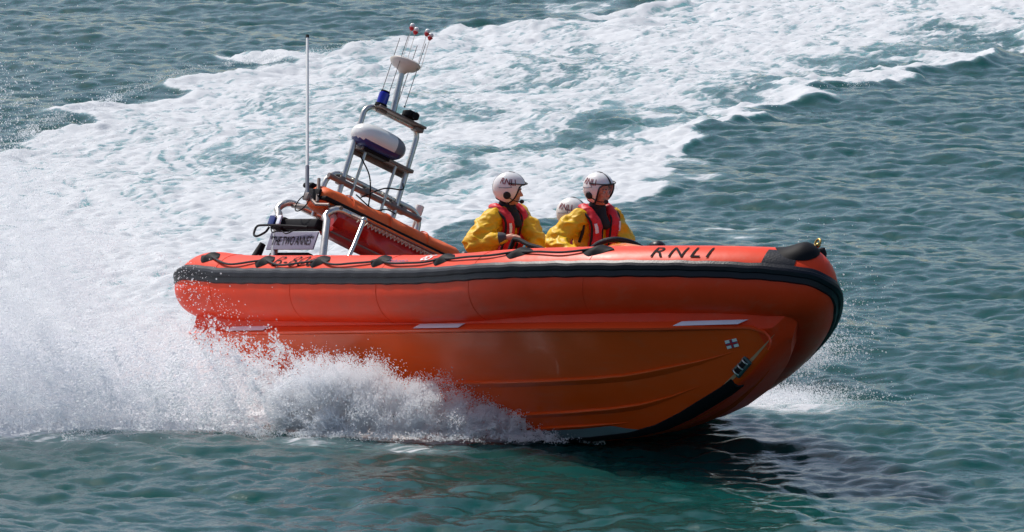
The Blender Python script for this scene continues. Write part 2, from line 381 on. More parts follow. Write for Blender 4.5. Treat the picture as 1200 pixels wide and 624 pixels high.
M_DECK = mat('deck_grey', (0.10, 0.10, 0.11), rough=0.8, noise_amt=0.2, noise_scale=30, bump=0.3, bump_scale=90)
M_CONS = mat('console_orange', (0.86, 0.22, 0.025), rough=0.24, spec=0.5, coat=0.5, noise_amt=0.05)
M_ROPE = mat('black_rope', (0.010, 0.010, 0.014), rough=0.7, bump=0.5, bump_scale=160)
M_LACE = mat('white_lacing', (0.72, 0.68, 0.55), rough=0.7)
M_BRASS = mat('brass', (0.42, 0.28, 0.09), rough=0.35, metal=0.9)
M_TEALB = mat('recess_teal', (0.02, 0.055, 0.055), rough=0.3, spec=0.6)
M_SEAT = mat('seat_vinyl', (0.03, 0.03, 0.035), rough=0.5, noise_amt=0.2)

# ------------------------------------------------------------------ lifeboat: x forward, y to port, z up from the keel
def attitude(psi, rho, tau):
    psi, rho, tau = R_(psi), R_(rho), R_(tau)
    fx = Vector((math.cos(psi)*math.cos(tau), -math.sin(psi)*math.cos(tau), math.sin(tau)))
    p0 = Vector((math.sin(psi), math.cos(psi), 0)); u0 = fx.cross(p0)
    p = p0*math.cos(rho)-u0*math.sin(rho); u = fx.cross(p)
    return Matrix((fx, p, u)).transposed()
ATT = attitude(55, 26.4, 6.56); ORG = Vector((-2.281, 1.892, -0.613))
boat = bpy.data.objects.new('lifeboat', None); C.objects.link(boat)
boat.matrix_world = Matrix.Translation(ORG) @ ATT.to_4x4()
tag(boat, 'orange rigid inflatable lifeboat with black rubbing strake heeling as it planes across the water', 'lifeboat')
def W(p): return ORG+ATT@Vector(p)

TR = 0.31                                   # tube radius
X0, LB = 4.778, 7.80
def sheer(x): return 1.0+0.54*max(0.0, min(1.0, (x-3.5)/(7.84-3.5)))**2
def endr(x):                                # tube radius towards the stern cone
    if x > 0.12: return TR
    d = min(1.0, (0.12-x)/0.47); return max(0.012, TR*math.sqrt(max(0, 1-d*d)))
half = [(x, -(1.11+TR)) for x in lin(-0.33, X0, 90)]
for t in lin(0, PI/2, 70)[1:]:
    half.append((X0+(LB-X0)*math.sin(t)**(2/1.483), -1.42*max(0, math.cos(t))**(2/1.483)))
full = half+[(x, -y) for x, y in half[-2::-1]]
# even resampling and a rounded nose
def resample(pts, n):
    P = np.array(pts, float); d = np.r_[0, np.cumsum(np.linalg.norm(np.diff(P, axis=0), axis=1))]
    t = np.linspace(0, d[-1], n); return np.stack([np.interp(t, d, P[:, k]) for k in range(P.shape[1])], 1)
OUT = resample(full, 401)
for _ in range(30): OUT[1:-1] = 0.5*OUT[1:-1]+0.25*(OUT[:-2]+OUT[2:])
tan = np.gradient(OUT, axis=0); tan /= np.linalg.norm(tan, axis=1)[:, None]
nrm = np.stack([tan[:, 1], -tan[:, 0]], 1)          # outwards
CEN = OUT-nrm*TR
for _ in range(25): CEN[1:-1] = 0.5*CEN[1:-1]+0.25*(CEN[:-2]+CEN[2:])
NP = len(OUT)
RAD = np.array([endr(x) if x < 1 else TR for x, y in OUT])
ZC = np.array([sheer(x)+(0.035*math.exp(-((x-0.15)/0.35)**2)) for x, y in OUT])
def tube_frame(i):
    n = Vector((nrm[i][0], nrm[i][1], 0)); return Vector((CEN[i][0], CEN[i][1], ZC[i])), n, float(RAD[i])
HALFN = NP//2
def station(x):                             # index (float) on the starboard side where the tube centre has this x
    xs = CEN[:HALFN+1, 0]; return float(np.interp(x, xs, np.arange(HALFN+1)))
def on_tube(x, phi, lift=0.0, idx=None):
    """point on the starboard tube; phi in degrees, 0 = outwards, 90 = up"""
    f = station(x) if idx is None else idx; i = int(f); a = f-i; j = min(i+1, NP-1)
    c1, n1, r1 = tube_frame(i); c2, n2, r2 = tube_frame(j)
    c = c1.lerp(c2, a); n = n1.lerp(n2, a).normalized(); r = r1*(1-a)+r2*a
    return c+(r+lift)*(math.cos(R_(phi))*n+math.sin(R_(phi))*Vector((0, 0, 1)))
b = MB(); NS = 40
secs = []
for i in range(NP):
    c, n, r = tube_frame(i)
    secs.append([c+r*(math.cos(2*PI*k/NS)*n+math.sin(2*PI*k/NS)*Vector((0, 0, 1))) for k in range(NS)])
b.loft(secs, closed=True, caps=True); tube_ob = b.build('inflatable_tube', M_TUBE, boat, angle=60)
# welded seams of the fabric panels
for x in (0.55, 1.9, 3.3, 4.7, 5.9):
    for sgn in (0, 1):
        f = station(x); f = f if sgn == 0 else NP-1-f
        b = MB(); b.tube([on_tube(0, a, 0.000, idx=f) for a in range(-150, 170, 8)], 0.0035, n=6); b.build('seam_tape', M_TUBE, tube_ob)

# rubbing strake all round, proud of the tube
prof = [(-0.088, -0.030), (-0.088, -0.004), (-0.080, 0.012), (-0.030, 0.020), (-0.022, 0.036), (0.012, 0.050), (0.040, 0.046), (0.048, 0.026), (0.082, 0.012), (0.088, -0.006), (0.088, -0.030)]
b = MB(); secs = []
for i in range(2, NP-2):
    c, n, r = tube_frame(i); k = min(1.0, r/TR); wob = 0.004*math.sin(i*0.9)*math.sin(i*.23)
    secs.append([c+n*(r+o*(.4+.6*k))+Vector((0, 0, u*.86*(.35+.65*k)+0.010+wob)) for u, o in prof])
b.loft(secs, closed=True, caps=True); b.build('rubbing_strake', M_BLACK, boat, angle=30)

# hull: sections from keel to the tube
def tab(x, xs, ys): return float(np.interp(x, xs, ys))
def keel_z(x): return tab(x, [0, 3.6, 4.5, 5.2, 5.75, 6.1, 6.4, 6.68, 6.87, 6.98, 7.1, 7.20, 7.29, 7.35, 7.39, 7.44, 7.50], [0.0, 0.0, .025, .07, .125, .185, .29, .425, .52, .60, .69, .80, .92, 1.01, 1.07, 1.17, 1.32])
def chine_y(x): return tab(x, [0, 4.2, 5.0, 5.5, 6.0, 6.5, 7.0, 7.2, 7.32, 7.42, 7.50], [1.10, 1.10, 1.07, 1.01, .87, .68, .42, .28, .17, .09, .03])
def chine_z(x): return max(keel_z(x)+.004, 0.642+0.017*(x-3.6)-0.38*(chine_y(x)-1.0)+.03*max(0, (x-6.6)/.9))
HX = list(lin(0, 5, 21))+list(lin(5.15, 7.1, 26))+[7.15, 7.20, 7.25, 7.29, 7.32, 7.35, 7.37, 7.39, 7.42, 7.45, 7.48, 7.50]
FR = [0, .035, .07, .135, .14, .2, .262, .27, .275, .3, .4, .5, .552, .56, .566, .6, .7, .8, .9, 1.0]
def hull_pt(x, f, side=-1, lift=0.0):
    zk, yc_, zc_ = keel_z(x), chine_y(x), chine_z(x)
    pad = min(0.06, yc_*.5); y = yc_*f
    t = max(0, (y-pad*.4)/max(1e-3, yc_-pad*.4)); bulge = 0.035*math.sin(PI*t)*min(1, yc_/1.0)
    z = zk+(zc_-zk)*t**1.03-bulge*0.6
    z = max(z, zk)
    return Vector((x, side*(y+lift*.5), z-lift*.8))
b = MB()
for side in (-1, 1):
    b.loft([[hull_pt(x, f, side) for f in FR] for x in HX], mi=0 if side < 0 else 1)
b.loft([[hull_pt(0, f, -1), hull_pt(0, f, 1)] for f in FR])
for side in (-1, 1):
    def tube_low(x):
        i = int(min(station(min(x, 7.47)), HALFN)); c, n, rr = tube_frame(i); return Vector((x, side*min(chine_y(x)+.02, abs(c.y)+.1), c.z-.26))
    b.loft([[hull_pt(x, 1.0, side), hull_pt(x, 1.0, side).lerp(tube_low(x), .5), tube_low(x)] for x in HX], mi=1)

b.loft([[Vector((0, -1.10, chine_z(0))), Vector((0, 1.10, chine_z(0)))], [Vector((0, -1.05, 1.2)), Vector((0, 1.05, 1.2))]])
for fi, f in enumerate(b.f):
    if sum(b.v[i][0] for i in f)/len(f) > 7.29: b.mi[fi] = 1
bm_hull = b; hull = b.build('hull', [M_HULL, M_TUBE], boat, angle=70)
# raised spray strakes moulded on the bottom, each side
def spray_strake(f, xa, xb, w):
    for side in (-1, 1):
        b = MB(); secs = []
        for x in lin(xa, xb, 60):
            k = min(1, (xb-x)/0.7, (x-xa)/0.3+.2); k = max(0.03, k)
            p = hull_pt(x, f, side); q = hull_pt(x, f+0.01, side); d = (q-p).normalized(); n = Vector((0, d.z, -abs(d.y))) if side > 0 else Vector((0, -abs(d.z), -abs(d.y)))
            secs.append([p-d*w*k-n*.002, p-d*w*.2*k+n*w*.35*k, p+d*w*.75*k+n*w*.62*k, p+d*w*.95*k+n*w*.5*k, p+d*w*k-n*.002])
        b.loft(secs, caps=False); b.build('spray_strake', M_HULL, boat, angle=30)
spray_strake(.56, 0.05, 7.18, .038); spray_strake(.27, 0.05, 6.75, .032); spray_strake(.135, 2.5, 5.9, .026)
# antifouled band low on the bottom, under the innermost strake
for side in (-1, 1):
    b = MB(); b.loft([[hull_pt(x, f, side, 0.005) for f in lin(.03, .125*min(1, (6.05-x)/.5+.08), 5)] for x in lin(3.9, 6.0, 40)])
    b.build('antifouling_band', M_ANTIF, boat)
# black keel band
b = MB(); secs = []
for x in lin(0.0, 6.98, 110):
    zk = keel_z(x); s = (keel_z(x+.02)-keel_z(x-.02))/.04; nx_, nz_ = s/math.hypot(1, s), -1/math.hypot(1, s)
    wd = 0.04+0.028*float(smooth(5.6, 6.7, x)); e = .010
    a1 = hull_pt(x, min(1, wd/chine_y(x)), -1); a2 = hull_pt(x, min(1, wd/chine_y(x)), 1)
    secs.append([a1+Vector((0, -.003, .002)), a1+Vector((nx_*e, -.006, nz_*e)), Vector((x+nx_*e*1.6, -0.012, zk+nz_*e*1.6)), Vector((x+nx_*e*1.6, 0.012, zk+nz_*e*1.6)), a2+Vector((nx_*e, .006, nz_*e)), a2+Vector((0, .003, .002))])
b.loft(secs, caps=True); b.build('keel_band', M_BLACKM, boat, angle=30)
# chine rail: bright band between hull and tube, turning down the stem
rp = [(x, -chine_y(x)-.004, chine_z(x)) for x in list(lin(0.02, 7.26, 90))]+[(7.335, -.14, 1.02), (7.375, -.10, .985), (7.385, -.08, .94), (7.36, -.07, .89)]
rp = [tuple(p) for p in resample(rp, 190)]
for side in (-1, 1):
    b = MB(); secs = []
    for i, p in enumerate(rp if side < 0 else rp[:100]):
        t = Vector(rp[min(i+1, len(rp)-1)])-Vector(rp[max(i-1, 0)]); t.normalize()
        up = Vector((0, 0, 1)); 
        if t.z < -.1 or p[0] > 7.33: up = Vector((1, 0, 0.25))
        up = (up-t*up.dot(t)).normalized(); k = 1.0 if i < 168 else max(.05, 1-(i-168)/22)
        outw = Vector((0, -1, -.12)); outw = (outw-t*outw.dot(t)).normalized()
        P0 = Vector(p); h = 0.085*k; e = .050*k
        q = [P0-up*.006, P0+outw*(e-.004)-up*.006, P0+outw*(e+.01*k)+up*.008, P0+outw*(e*.68)+up*h*.5, P0+outw*e*.05+up*h, P0-outw*.05*k+up*h*1.12]
        if side > 0: q = [Vector((v.x, -v.y, v.z)) for v in q]
        secs.append(q)
    b.loft(secs, caps=True); b.build('chine_rail', M_RAIL, boat, angle=40)
def rail_pt(x, v, lift=.004):
    o = .062-.056*v if v < .5 else .034-.063*(v-.5)
    return Vector((x, -chine_y(x)-.004-o-lift-.004, chine_z(x)+.085*v+.002))
for xa, xb in ((0.69, 1.30), (3.72, 4.40), (6.74, 7.22)):
    b = MB(); sh = .05
    b.loft([[rail_pt(xa+(xb-xa)*t+(v-.5)*sh, v) for v in (.2, .35, .5, .65, .85)] for t in lin(0, 1, 24)])
    b.loft([[rail_pt(xa+(xb-xa)*t+(v-.5)*sh, v, .0005) for v in (.2, .35, .5, .65, .85)] for t in lin(0, 1, 24)])
    b.build('reflective_strip', M_REFL, boat)

# house flag: white with a red cross edged in blue, on the starboard bow
def decal(cx, cf, w, h, name, m, parent, lift, ox=0, oz=0):
    b = MB(); c = hull_pt(cx, cf, -1)
    ex = (hull_pt(cx+.05, cf, -1)-hull_pt(cx-.05, cf, -1)).normalized(); ez = (hull_pt(cx, cf+.05, -1)-hull_pt(cx, cf-.05, -1)).normalized()
    n = ez.cross(ex).normalized(); n = n if n.y < 0 else -n; ez = ex.cross(n); ez = ez if ez.z > 0 else -ez
    M = Matrix((ex, n, ez)).transposed(); b.box(c+ex*ox+ez*oz+n*lift, (w, .004, h), M); return b.build(name, m, parent)
FX, FF = 7.10, .73
flag = decal(FX, FF, .105, .074, 'flag_emblem', M_WHITE, boat, .008)
M_NAVY = mat('navy_ink', (0.02, 0.03, 0.16), rough=.4); M_CROSS = mat('cross_red', (0.55, 0.02, 0.03), rough=.4)
decal(FX, FF, .105, .022, 'emblem_edging', M_NAVY, flag, .0105); decal(FX, FF, .022, .074, 'emblem_edging', M_NAVY, flag, .0108)
decal(FX, FF, .105, .011, 'emblem_cross', M_CROSS, flag, .0132); decal(FX, FF, .011, .074, 'emblem_cross', M_CROSS, flag, .0135)
# highlight on the rounded stem edge, painted as a pale tan strip
b = MB(); b.loft([[hull_pt(x, f, -1, .006) for f in (min(.9, .055/chine_y(x)), min(.95, (.055+.028*math.sin(PI*min(1, max(0, (x-6.8)/.58))))/chine_y(x)))] for x in lin(6.8, 7.37, 30)]); b.build('stem_highlight', mat('stem_highlight_tan', (.55, .30, .17), rough=.35), boat, angle=None)
# towing eye recess beside the stem
c0 = hull_pt(7.10, .24, -1); exx = (hull_pt(7.2, .5, -1)-hull_pt(7.05, .32, -1)).normalized()
nn = Vector((.35, -.85, -.35)); nn = (nn-exx*nn.dot(exx)).normalized(); ezz = exx.cross(nn)
MT = Matrix((exx, nn, ezz)).transposed()
b = MB(); b.box(c0+nn*.006, (.19, .028, .10), MT, bev=.012); eye = b.build('towing_plate', M_TEALB, boat)
b = MB(); b.box(c0+nn*.021, (.14, .006, .045), MT, bev=.002); b.build('slot', M_BLACKM, eye)
for k in (-.065, 0, .065):
    b = MB(); b.tube([c0+exx*k+ezz*t+nn*(.026+.02*(1-(t/.035)**2)) for t in lin(-.035, .035, 9)], .007, n=8); b.build('bar', M_STEEL, eye)

# grab line with its black patches
anch = [(0.30, 38), (1.28, 34), (2.20, 34), (3.18, 35), (4.15, 36), (5.12, 40), (5.90, 42)]
for i, (x, phi) in enumerate(anch):
    b = MB(); L_, Wd = (0.15, 0.085); top = []; secs = []
    for t in lin(-1, 1, 17):
        w = (1-abs(t)**1.4)*Wd+.004; k = .008+.03*max(0, 1-abs(t)*1.6)
        secs.append([on_tube(x+t*L_+.35*s*w, phi+math.degrees(s*w/TR), .003+k*max(0, 1-s*s)) for s in (-1, -.6, -.25, 0, .25, .6, 1)])
    b.loft(secs); b.build('line_patch', M_BLACKM, boat, angle=60)
for (xa, pa), (xb, pb) in zip(anch[:-1], anch[1:]):
    b = MB(); sag = 13 if xa < 5 else 5
    if xa > 3.5: sag = 9
    b.tube([on_tube(xa+(xb-xa)*t, pa+(pb-pa)*t-sag*4*t*(1-t)+(1.5*math.sin(9*t+xa)), .012+.012*math.sin(PI*t)) for t in lin(0, 1, 28)], .0105, n=8)
    b.build('grab_line', M_ROPE, boat)
# port side grab line
for (xa, pa), (xb, pb) in zip(anch[:-1], anch[1:]):
    b = MB(); b.tube([(lambda p: Vector((p.x, -p.y, p.z)))(on_tube(xa+(xb-xa)*t, pa+(pb-pa)*t-52*t*(1-t), .02)) for t in lin(0, 1, 16)], .0105, n=6); b.build('grab_line', M_ROPE, boat)

# lettering on the tube
def tube_text(s, xc, phic, width, height, name, m, lift=.006, sh=0.0, off=0.0, kx=0.0, spacing=1.0):
    V, F = text_tris(s, width, height, shear=sh, offset=off, spacing=spacing); fc = station(xc)
    step = float(np.linalg.norm(CEN[int(fc)+1]-CEN[int(fc)]))+1e-9
    b = MB(); b.add([on_tube(0, phic+math.degrees(v/TR), lift, idx=fc+(u+kx*v)/step) for u, v in V], F); return b.build(name, m, boat, recalc=False, angle=None)
tube_text('B-806', 1.80, 35, .66, .155, 'registration_lettering', M_INK, off=-.012, spacing=1.1)
tube_text('Atlantic', 3.44, 33, .34, .075, 'class_lettering', M_NAVY, sh=.3)
tube_text('85', 3.86, 44, .15, .11, 'class_number', M_WHITE, sh=.2, off=.02)
tube_text('RNLI', 6.64, 36, .50, .14, 'owner_lettering', M_INK, spacing=1.35)

# black moulded fairlead pad on the starboard bow with shackle and cleat
fc = station(7.02)
b = MB(); secs = []
for t in lin(-1, 1, 25):
    w = 1-abs(t)**2.6; secs.append([on_tube(0, 62+s*34*(w+.03), .004+.062*max(0, 1-s*s)*max(0, 1-abs(t-.12)**1.6)*(.25+.75*float(smooth(-1, .1, t))), idx=fc+t*6.2+13.5) for s in lin(-1, 1, 13)])
b.loft(secs); pad = b.build('bow_pad', M_BLACKM, boat, angle=50)
pc = on_tube(0, 80, .04, idx=fc+20)
b = MB(); b.tube([pc+Vector((.035*math.cos(a), .0, .035*math.sin(a)+.02)) for a in lin(0, 2*PI, 14)], .009, n=8); b.ell(pc+Vector((.03, -.01, -.005)), .022); b.build('shackle', M_BRASS, pad)
pc = on_tube(0, 74, .0, idx=fc+25)
b = MB(); b.tube([pc+Vector((0, 0, -.01)), pc+Vector((.0, 0, .03)), pc+Vector((.01, 0, .055)), pc+Vector((.02, 0, .062))], [.05, .045, .022, .006], n=14); b.build('cleat', M_BLACKM, pad)
# wide black nose patch over the stem of the tube
b = MB(); b.loft([[on_tube(0, a, .004, idx=f) for a in lin(14, 50, 10)] for f in lin(HALFN-14, HALFN-7, 8)]); b.build('nose_patch', M_BLACK, boat)

# deck, inner lining and seats
b = MB(); DZ = 0.92
pts = [(x, max(.05, abs(float(np.interp(x, CEN[:HALFN+1, 0], CEN[:HALFN+1, 1])))-.06)) for x in lin(0.0, 7.2, 40)]
b.loft([[Vector((x, -y, DZ+.35*max(0, (x-4.5)/3)**2)), Vector((x, 0, DZ+.012+.35*max(0, (x-4.5)/3)**2)), Vector((x, y, DZ+.35*max(0, (x-4.5)/3)**2))] for x, y in pts])
b.build('deck', M_DECK, boat)
def seat(x, y, zt):
    b = MB(); b.box((x-.02, y, DZ+(zt-DZ-.08)/2), (.55, .30, zt-DZ-.08), bev=.05); s = b.build('seat_pod', M_CONS, boat)
    b = MB(); b.box((x, y, zt-.04), (.60, .34, .10), bev=.045); b.build('saddle', M_SEAT, s)
    b = MB(); b.box((x-.32, y, zt+.10), (.08, .30, .26), bev=.035); b.build('back_pad', M_SEAT, s)

# console in front of the helmsman
b = MB(); secs = []
for x, zt, w in ((4.60, 1.40, .24), (4.63, 1.68, .26), (4.72, 1.78, .27), (4.88, 1.825, .28), (5.06, 1.83, .28), (5.22, 1.81, .27), (5.42, 1.72, .25), (5.55, 1.55, .22), (5.62, 1.30, .20)):
    secs.append([Vector((x, -w*1.05, DZ+.0)), Vector((x, -w*1.05, DZ+(zt-DZ)*.6)), Vector((x, -w*.98, zt-.10)), Vector((x, -w*.80, zt-.03)), Vector((x, -w*.4, zt)), Vector((x, w*.4, zt)), Vector((x, w*.80, zt-.03)), Vector((x, w*.98, zt-.10)), Vector((x, w*1.05, DZ+(zt-DZ)*.6)), Vector((x, w*1.05, DZ))])
b.loft(secs, caps=True); console = b.build('console', M_CONS, boat, angle=60)
b = MB(); b.tube(catmull([(4.62, -.30, 1.58), (4.64, -.285, 1.68), (4.72, -.25, 1.79), (4.84, -.17, 1.855), (4.90, 0, 1.875), (4.84, .17, 1.855), (4.72, .25, 1.79), (4.64, .27, 1.68)], 8), .024, n=10); b.build('edge_trim', M_BLACK, console)
b = MB(); b.tube(catmull([(4.76, -.295, 1.56), (4.80, -.28, 1.69), (4.98, -.25, 1.76), (5.16, -.23, 1.75), (5.35, -.22, 1.66)], 8), .012, n=8); b.build('moulded_ridge', M_CONS, console)
b = MB(); b.ell((5.26, -.02, 1.83), (.085, .075, .07)); b.tube([(5.26, -.02, 1.76), (5.26, -.02, 1.83)], .095, n=20); b.build('compass_dome', M_BLACK, console)
b = MB(); b.tube([(4.50, .19*math.cos(a), 1.54+.19*math.sin(a)) for a in lin(0, 2*PI, 30)], .014, n=8); b.tube([(4.50, -.19, 1.54), (4.50, .19, 1.54)], .012, n=8); b.tube([(4.50, 0, 1.54), (4.64, 0, 1.56)], .02, n=8); b.build('steering_wheel', M_BLACKM, console)
# grab rail and instrument box between the seats
b = MB(); b.tube(catmull([(3.80, -.52, 1.20), (3.80, -.52, 1.66), (3.86, -.52, 1.715), (4.05, -.51, 1.67), (4.34, -.50, 1.60), (4.5, -.48, 1.35), (4.5, -.48, .95)], 8), .021, n=10); b.tube([(3.80, -.52, 1.3), (3.80, -.52, .93)], .021, n=10); b.build('grab_rail', M_BLACKM, boat)
b = MB(); b.box((3.95, -.36, 1.48), (.36, .22, .22), bev=.05); b.box((3.95, -.36, 1.15), (.2, .16, .5), bev=.02); b.build('instrument_pod', M_CONS, boat)

# ------------------------------------------------------------------ stern gantry: steel arches, bag, mast, radar
def arch(x, ya, yb, zt, zb, name, r=.026, cr=.16, rake=0.0, parent=None, mtl=None, zb2=None):
    zb2 = zb if zb2 is None else zb2
    p = [(x, ya, zb)]+[(x-rake*(zt-cr-zb)*.5, ya, (zb+zt-cr)/2)]+[(x-rake*(zt-cr-zb), ya, zt-cr)]
    for a in lin(0, PI/2, 7)[1:]: p.append((x-rake*(zt-zb), ya+cr-cr*math.cos(a), zt-cr+cr*math.sin(a)))
    for a in lin(PI/2, 0, 7): p.append((x-rake*(zt-zb), yb-cr+cr*math.cos(a), zt-cr+cr*math.sin(a)))
    p += [(x-rake*(zt-cr-zb)*.5, yb, (zb2+zt-cr)/2), (x, yb, zb2)]
    b = MB(); b.tube(p, r, n=14); return b.build(name, mtl or M_STEEL, parent or boat)
near = arch(1.32, -.70, .95, 2.00, .93, 'gantry_arch', r=.034, rake=.38)
far = arch(.52, -.72, .90, 2.07, .93, 'gantry_arch', r=.034, rake=.38)
for y in (-.58, .8):
    b = MB(); b.tube([(.10, y, 2.045), (.95, y, 2.015)], .02, n=10); b.build('gantry_tie', M_DSTEEL, boat)
hoop = arch(.45, -.54, .58, 2.43, 1.95, 'mast_hoop', r=.026, cr=.15)
tall = arch(.50, -.38, .26, 3.15, 1.98, 'mast_frame', r=.026, cr=.10, rake=.05)
# crossbars
b = MB(); b.box((.46, -.02, 2.735), (.16, .62, .035), bev=.008); b.box((.39, -.02, 2.70), (.02, .62, .06), bev=.004); shelf = b.build('radar_shelf', M_DSTEEL, tall)
b = MB(); b.tube([(.49, -.55, 2.36), (.49, .55, 2.36)], .028, n=10)
for y in (-.40, -.1, .22, .34): b.box((.47, y, 2.37), (.08, .06, .08), bev=.012)
b.build('cross_bar', M_DSTEEL, hoop)
for y in (-.26, .10):
    b = MB(); b.tube([(.51, y, 2.74), (.50, y, 2.02)], .015, n=10); b.build('inner_stay', M_STEEL, tall)
# cables
for pts in ([(.5, -.30, 2.66), (.56, -.18, 2.52), (.55, -.10, 2.38), (.5, -.02, 2.22), (.5, .1, 2.2)], [(.5, -.15, 2.30), (.6, 0, 2.45), (.58, .2, 2.52), (.5, .24, 2.60)], [(.5, -.35, 2.95), (.45, -.40, 2.85), (.46, -.36, 2.72)], [(.52, -.22, 2.3), (.62, -.05, 2.22), (.6, .1, 2.28), (.52, .25, 2.3)]):
    b = MB(); b.tube(catmull(pts, 6), .007, n=6); b.build('cable', M_BLACKM, tall)
# radar scanner: flattened dome, white above, blue below, grey stripe on the port end
RC = Vector((.50, -.16, 2.85)); b = MB()
def rad_section(t): return max(.02, (1-abs(t)**3.2))**.5
secs = []
for t in lin(-1, 1, 31):
    k = rad_section(t); secs.append([RC+Vector((.17*k*math.cos(a), t*.290, .118*k*math.sin(a)+(.012 if math.sin(a) > 0 else -.0))) for a in lin(0, 2*PI, 25)[:-1]])
b.loft(secs, closed=True, caps=True)
n_ = 24
for fi in range(len(b.f)):
    f = b.f[fi]; c = sum((Vector(b.v[i]) for i in f), Vector())/len(f); tt = (c.y-RC.y)/.29
    b.mi[fi] = 1 if c.z < RC.z-.055 else (2 if .40 < tt < .78 else 0)
radar = b.build('radar_scanner', [M_WHITE, M_BLUE, M_GREY], tall, angle=60)
b = MB(); b.box(RC+Vector((.0, 0, -.115)), (.12, .30, .05), bev=.01); b.build('radar_foot', M_BLACKM, radar)
# top platform, blue lamp, dark horn
b = MB(); b.box((.46, -.02, 3.165), (.20, .56, .022), bev=.006)
b.box((.47, .22, 3.14), (.10, .09, .05), bev=.01); b.box((.47, -.22, 3.14), (.07, .10, .04), bev=.01); plat = b.build('mast_platform', M_DSTEEL, tall)
b = MB(); b.tube([(.50, -.26, 3.19), (.50, -.26, 3.22), (.50, -.26, 3.30), (.50, -.26, 3.315)], [.05, .052, .052, .035], n=18); lamp = b.build('blue_beacon', M_BLUEL, tall)
b = MB(); b.tube([(.50, -.26, 3.17), (.50, -.26, 3.195)], .058, n=18); b.tube([(.50, -.26, 3.312), (.50, -.26, 3.325)], .045, n=18); b.build('beacon_cap', M_BLACKM, lamp)
b = MB(); b.box((.52, .07, 3.22), (.13, .13, .07), bev=.02); b.tube([(.58, .07, 3.21), (.62, .07, 3.21)], [.025, .035], n=14); b.build('horn', M_BLACKM, tall)
mast = MB(); mast.tube([(.47, -.09, 3.17), (.44, -.10, 3.40)], .030, n=14); mast.tube([(.44, -.10, 3.40), (.42, -.105, 3.60), (.42, -.105, 3.62)], [.026, .024, .036], n=14); mast = mast.build('mast', M_STEEL, boat)
b = MB(); b.tube([(.42, -.105, 3.56), (.42, -.105, 3.60), (.42, -.105, 3.625), (.42, -.105, 3.66), (.42, -.105, 3.685), (.42, -.105, 3.70)], [.02, .05, .11, .145, .15, .13], n=28); b.build('direction_finder_dish', M_CREAM, mast)
for ang in (35, 125, 215, 305):
    ca, sa = math.cos(R_(ang)), math.sin(R_(ang)); p = Vector((.42+.135*ca, -.105+.135*sa, 3.665))
    b = MB(); b.tube([p+Vector((0, 0, -.40)), p+Vector((0, 0, -.39)), p+Vector((0, 0, .24))], [.006, .004, .0035], n=6); b.ell(p+Vector((0, 0, -.40)), .009); b.build('dipole', M_DSTEEL, mast)
for (x, y) in ((.44, -.16), (.38, -.07), (.50, -.02), (.43, .07)):
    b = MB(); b.tube([(x, y, 3.68), (x-.02, y, 4.02)], .0028, n=6); wh = b.build('whip_rod', M_CREAM, mast)
    b = MB(); b.ell((x-.02, y, 4.035), (.025, .025, .024)); b.build('float_ball', M_WHITE, wh)
    b = MB(); b.tube([(x-.02, y, 3.985), (x-.02, y, 4.012)], [.012, .028], n=12); b.build('float_collar', M_CROSS, wh)
# righting bag lying athwart the gantry, rolled canvas
b = MB(); secs = []; NB_ = 60
for i, t in enumerate(lin(0, 1, NB_)):
    y = -.70+t*1.70; k = 1.0-.26*t
    if t < .05: k *= .62+.38*math.sqrt(t/.05)
    if t > .95: k *= .55+.45*math.sqrt((1-t)/.05)
    sag = -.012*math.sin(PI*t); sec = []
    for a in lin(0, 2*PI, 29)[:-1]:
        ww = 1+.05*math.sin(3*a+9*t)+.035*math.sin(5*a-23*t)+.025*math.sin(41*t+2*a)
        sec.append(Vector((.60+.185*k*ww*math.cos(a), y, 2.085+.05*t+sag+.125*k*ww*math.sin(a)*(1.15 if math.sin(a) > 0 else .9))))
    secs.append(sec)
b.loft(secs, closed=True, caps=True); bag = b.build('righting_bag', M_BAG, boat, angle=70)
b = MB(); b.box((.60, -.715, 2.10), (.26, .03, .11), bev=.012); b.box((.46, -.66, 2.20), (.16, .12, .05), bev=.02); b.build('bag_end_flap', M_BLACKM, bag)
b = MB(); b.box((.76, .16, 2.075), (.12, 1.72, .036), bev=.01); b.build('bag_tray', M_BLACKM, bag)
for y in (-.35, .1, .55):
    b = MB(); b.tube([(.60+.20*(.98-.155*(y+.7))*math.cos(a), y, 2.085+.03*(y+.7)+.135*(.98-.155*(y+.7))*math.sin(a)*(1.12 if math.sin(a) > 0 else .9)) for a in lin(0, 2*PI, 24)], .010, n=6, flat=.5); b.build('bag_strap', M_BAG, bag)
# red laced cover hanging under the bag
b = MB(); secs = []
for t in lin(0, 1, 50):
    y = -.60+t*1.66; wv = .012*math.sin(14*t)+.010*math.sin(33*t+1)
    sec = [(.86, 2.02), (.93+wv, 1.97), (.96+wv*1.5, 1.90+wv), (.93-wv, 1.84), (.96+wv, 1.80), (.90, 1.755), (.78, 1.74), (.70, 1.80), (.70, 2.0)]
    secs.append([Vector((x, y, z+.01*math.sin(8*t+x*20))) for x, z in sec])
b.loft(secs, closed=True, caps=True); cover = b.build('laced_cover', M_RED, boat, angle=70)
b = MB(); zz = []
for i in range(68): zz.append((.985+.004*(i % 2), -.40+i*.0225, 1.985 if i % 2 else 1.945))
b.tube(zz, .0065, n=6); b.build('lacing', M_LACE, cover)
b = MB(); b.tube([(.97, -.62, 1.765), (.97, 1.06, 1.765)], .009, n=8); b.tube([(.99, -.42, 2.0), (.99, 1.06, 2.0)], .006, n=6); b.build('edge_batten', M_DSTEEL, cover)
b = MB(); b.box((.93, .35, 2.015), (.10, 1.30, .03), bev=.01); b.build('cover_hem', M_BAG, cover)
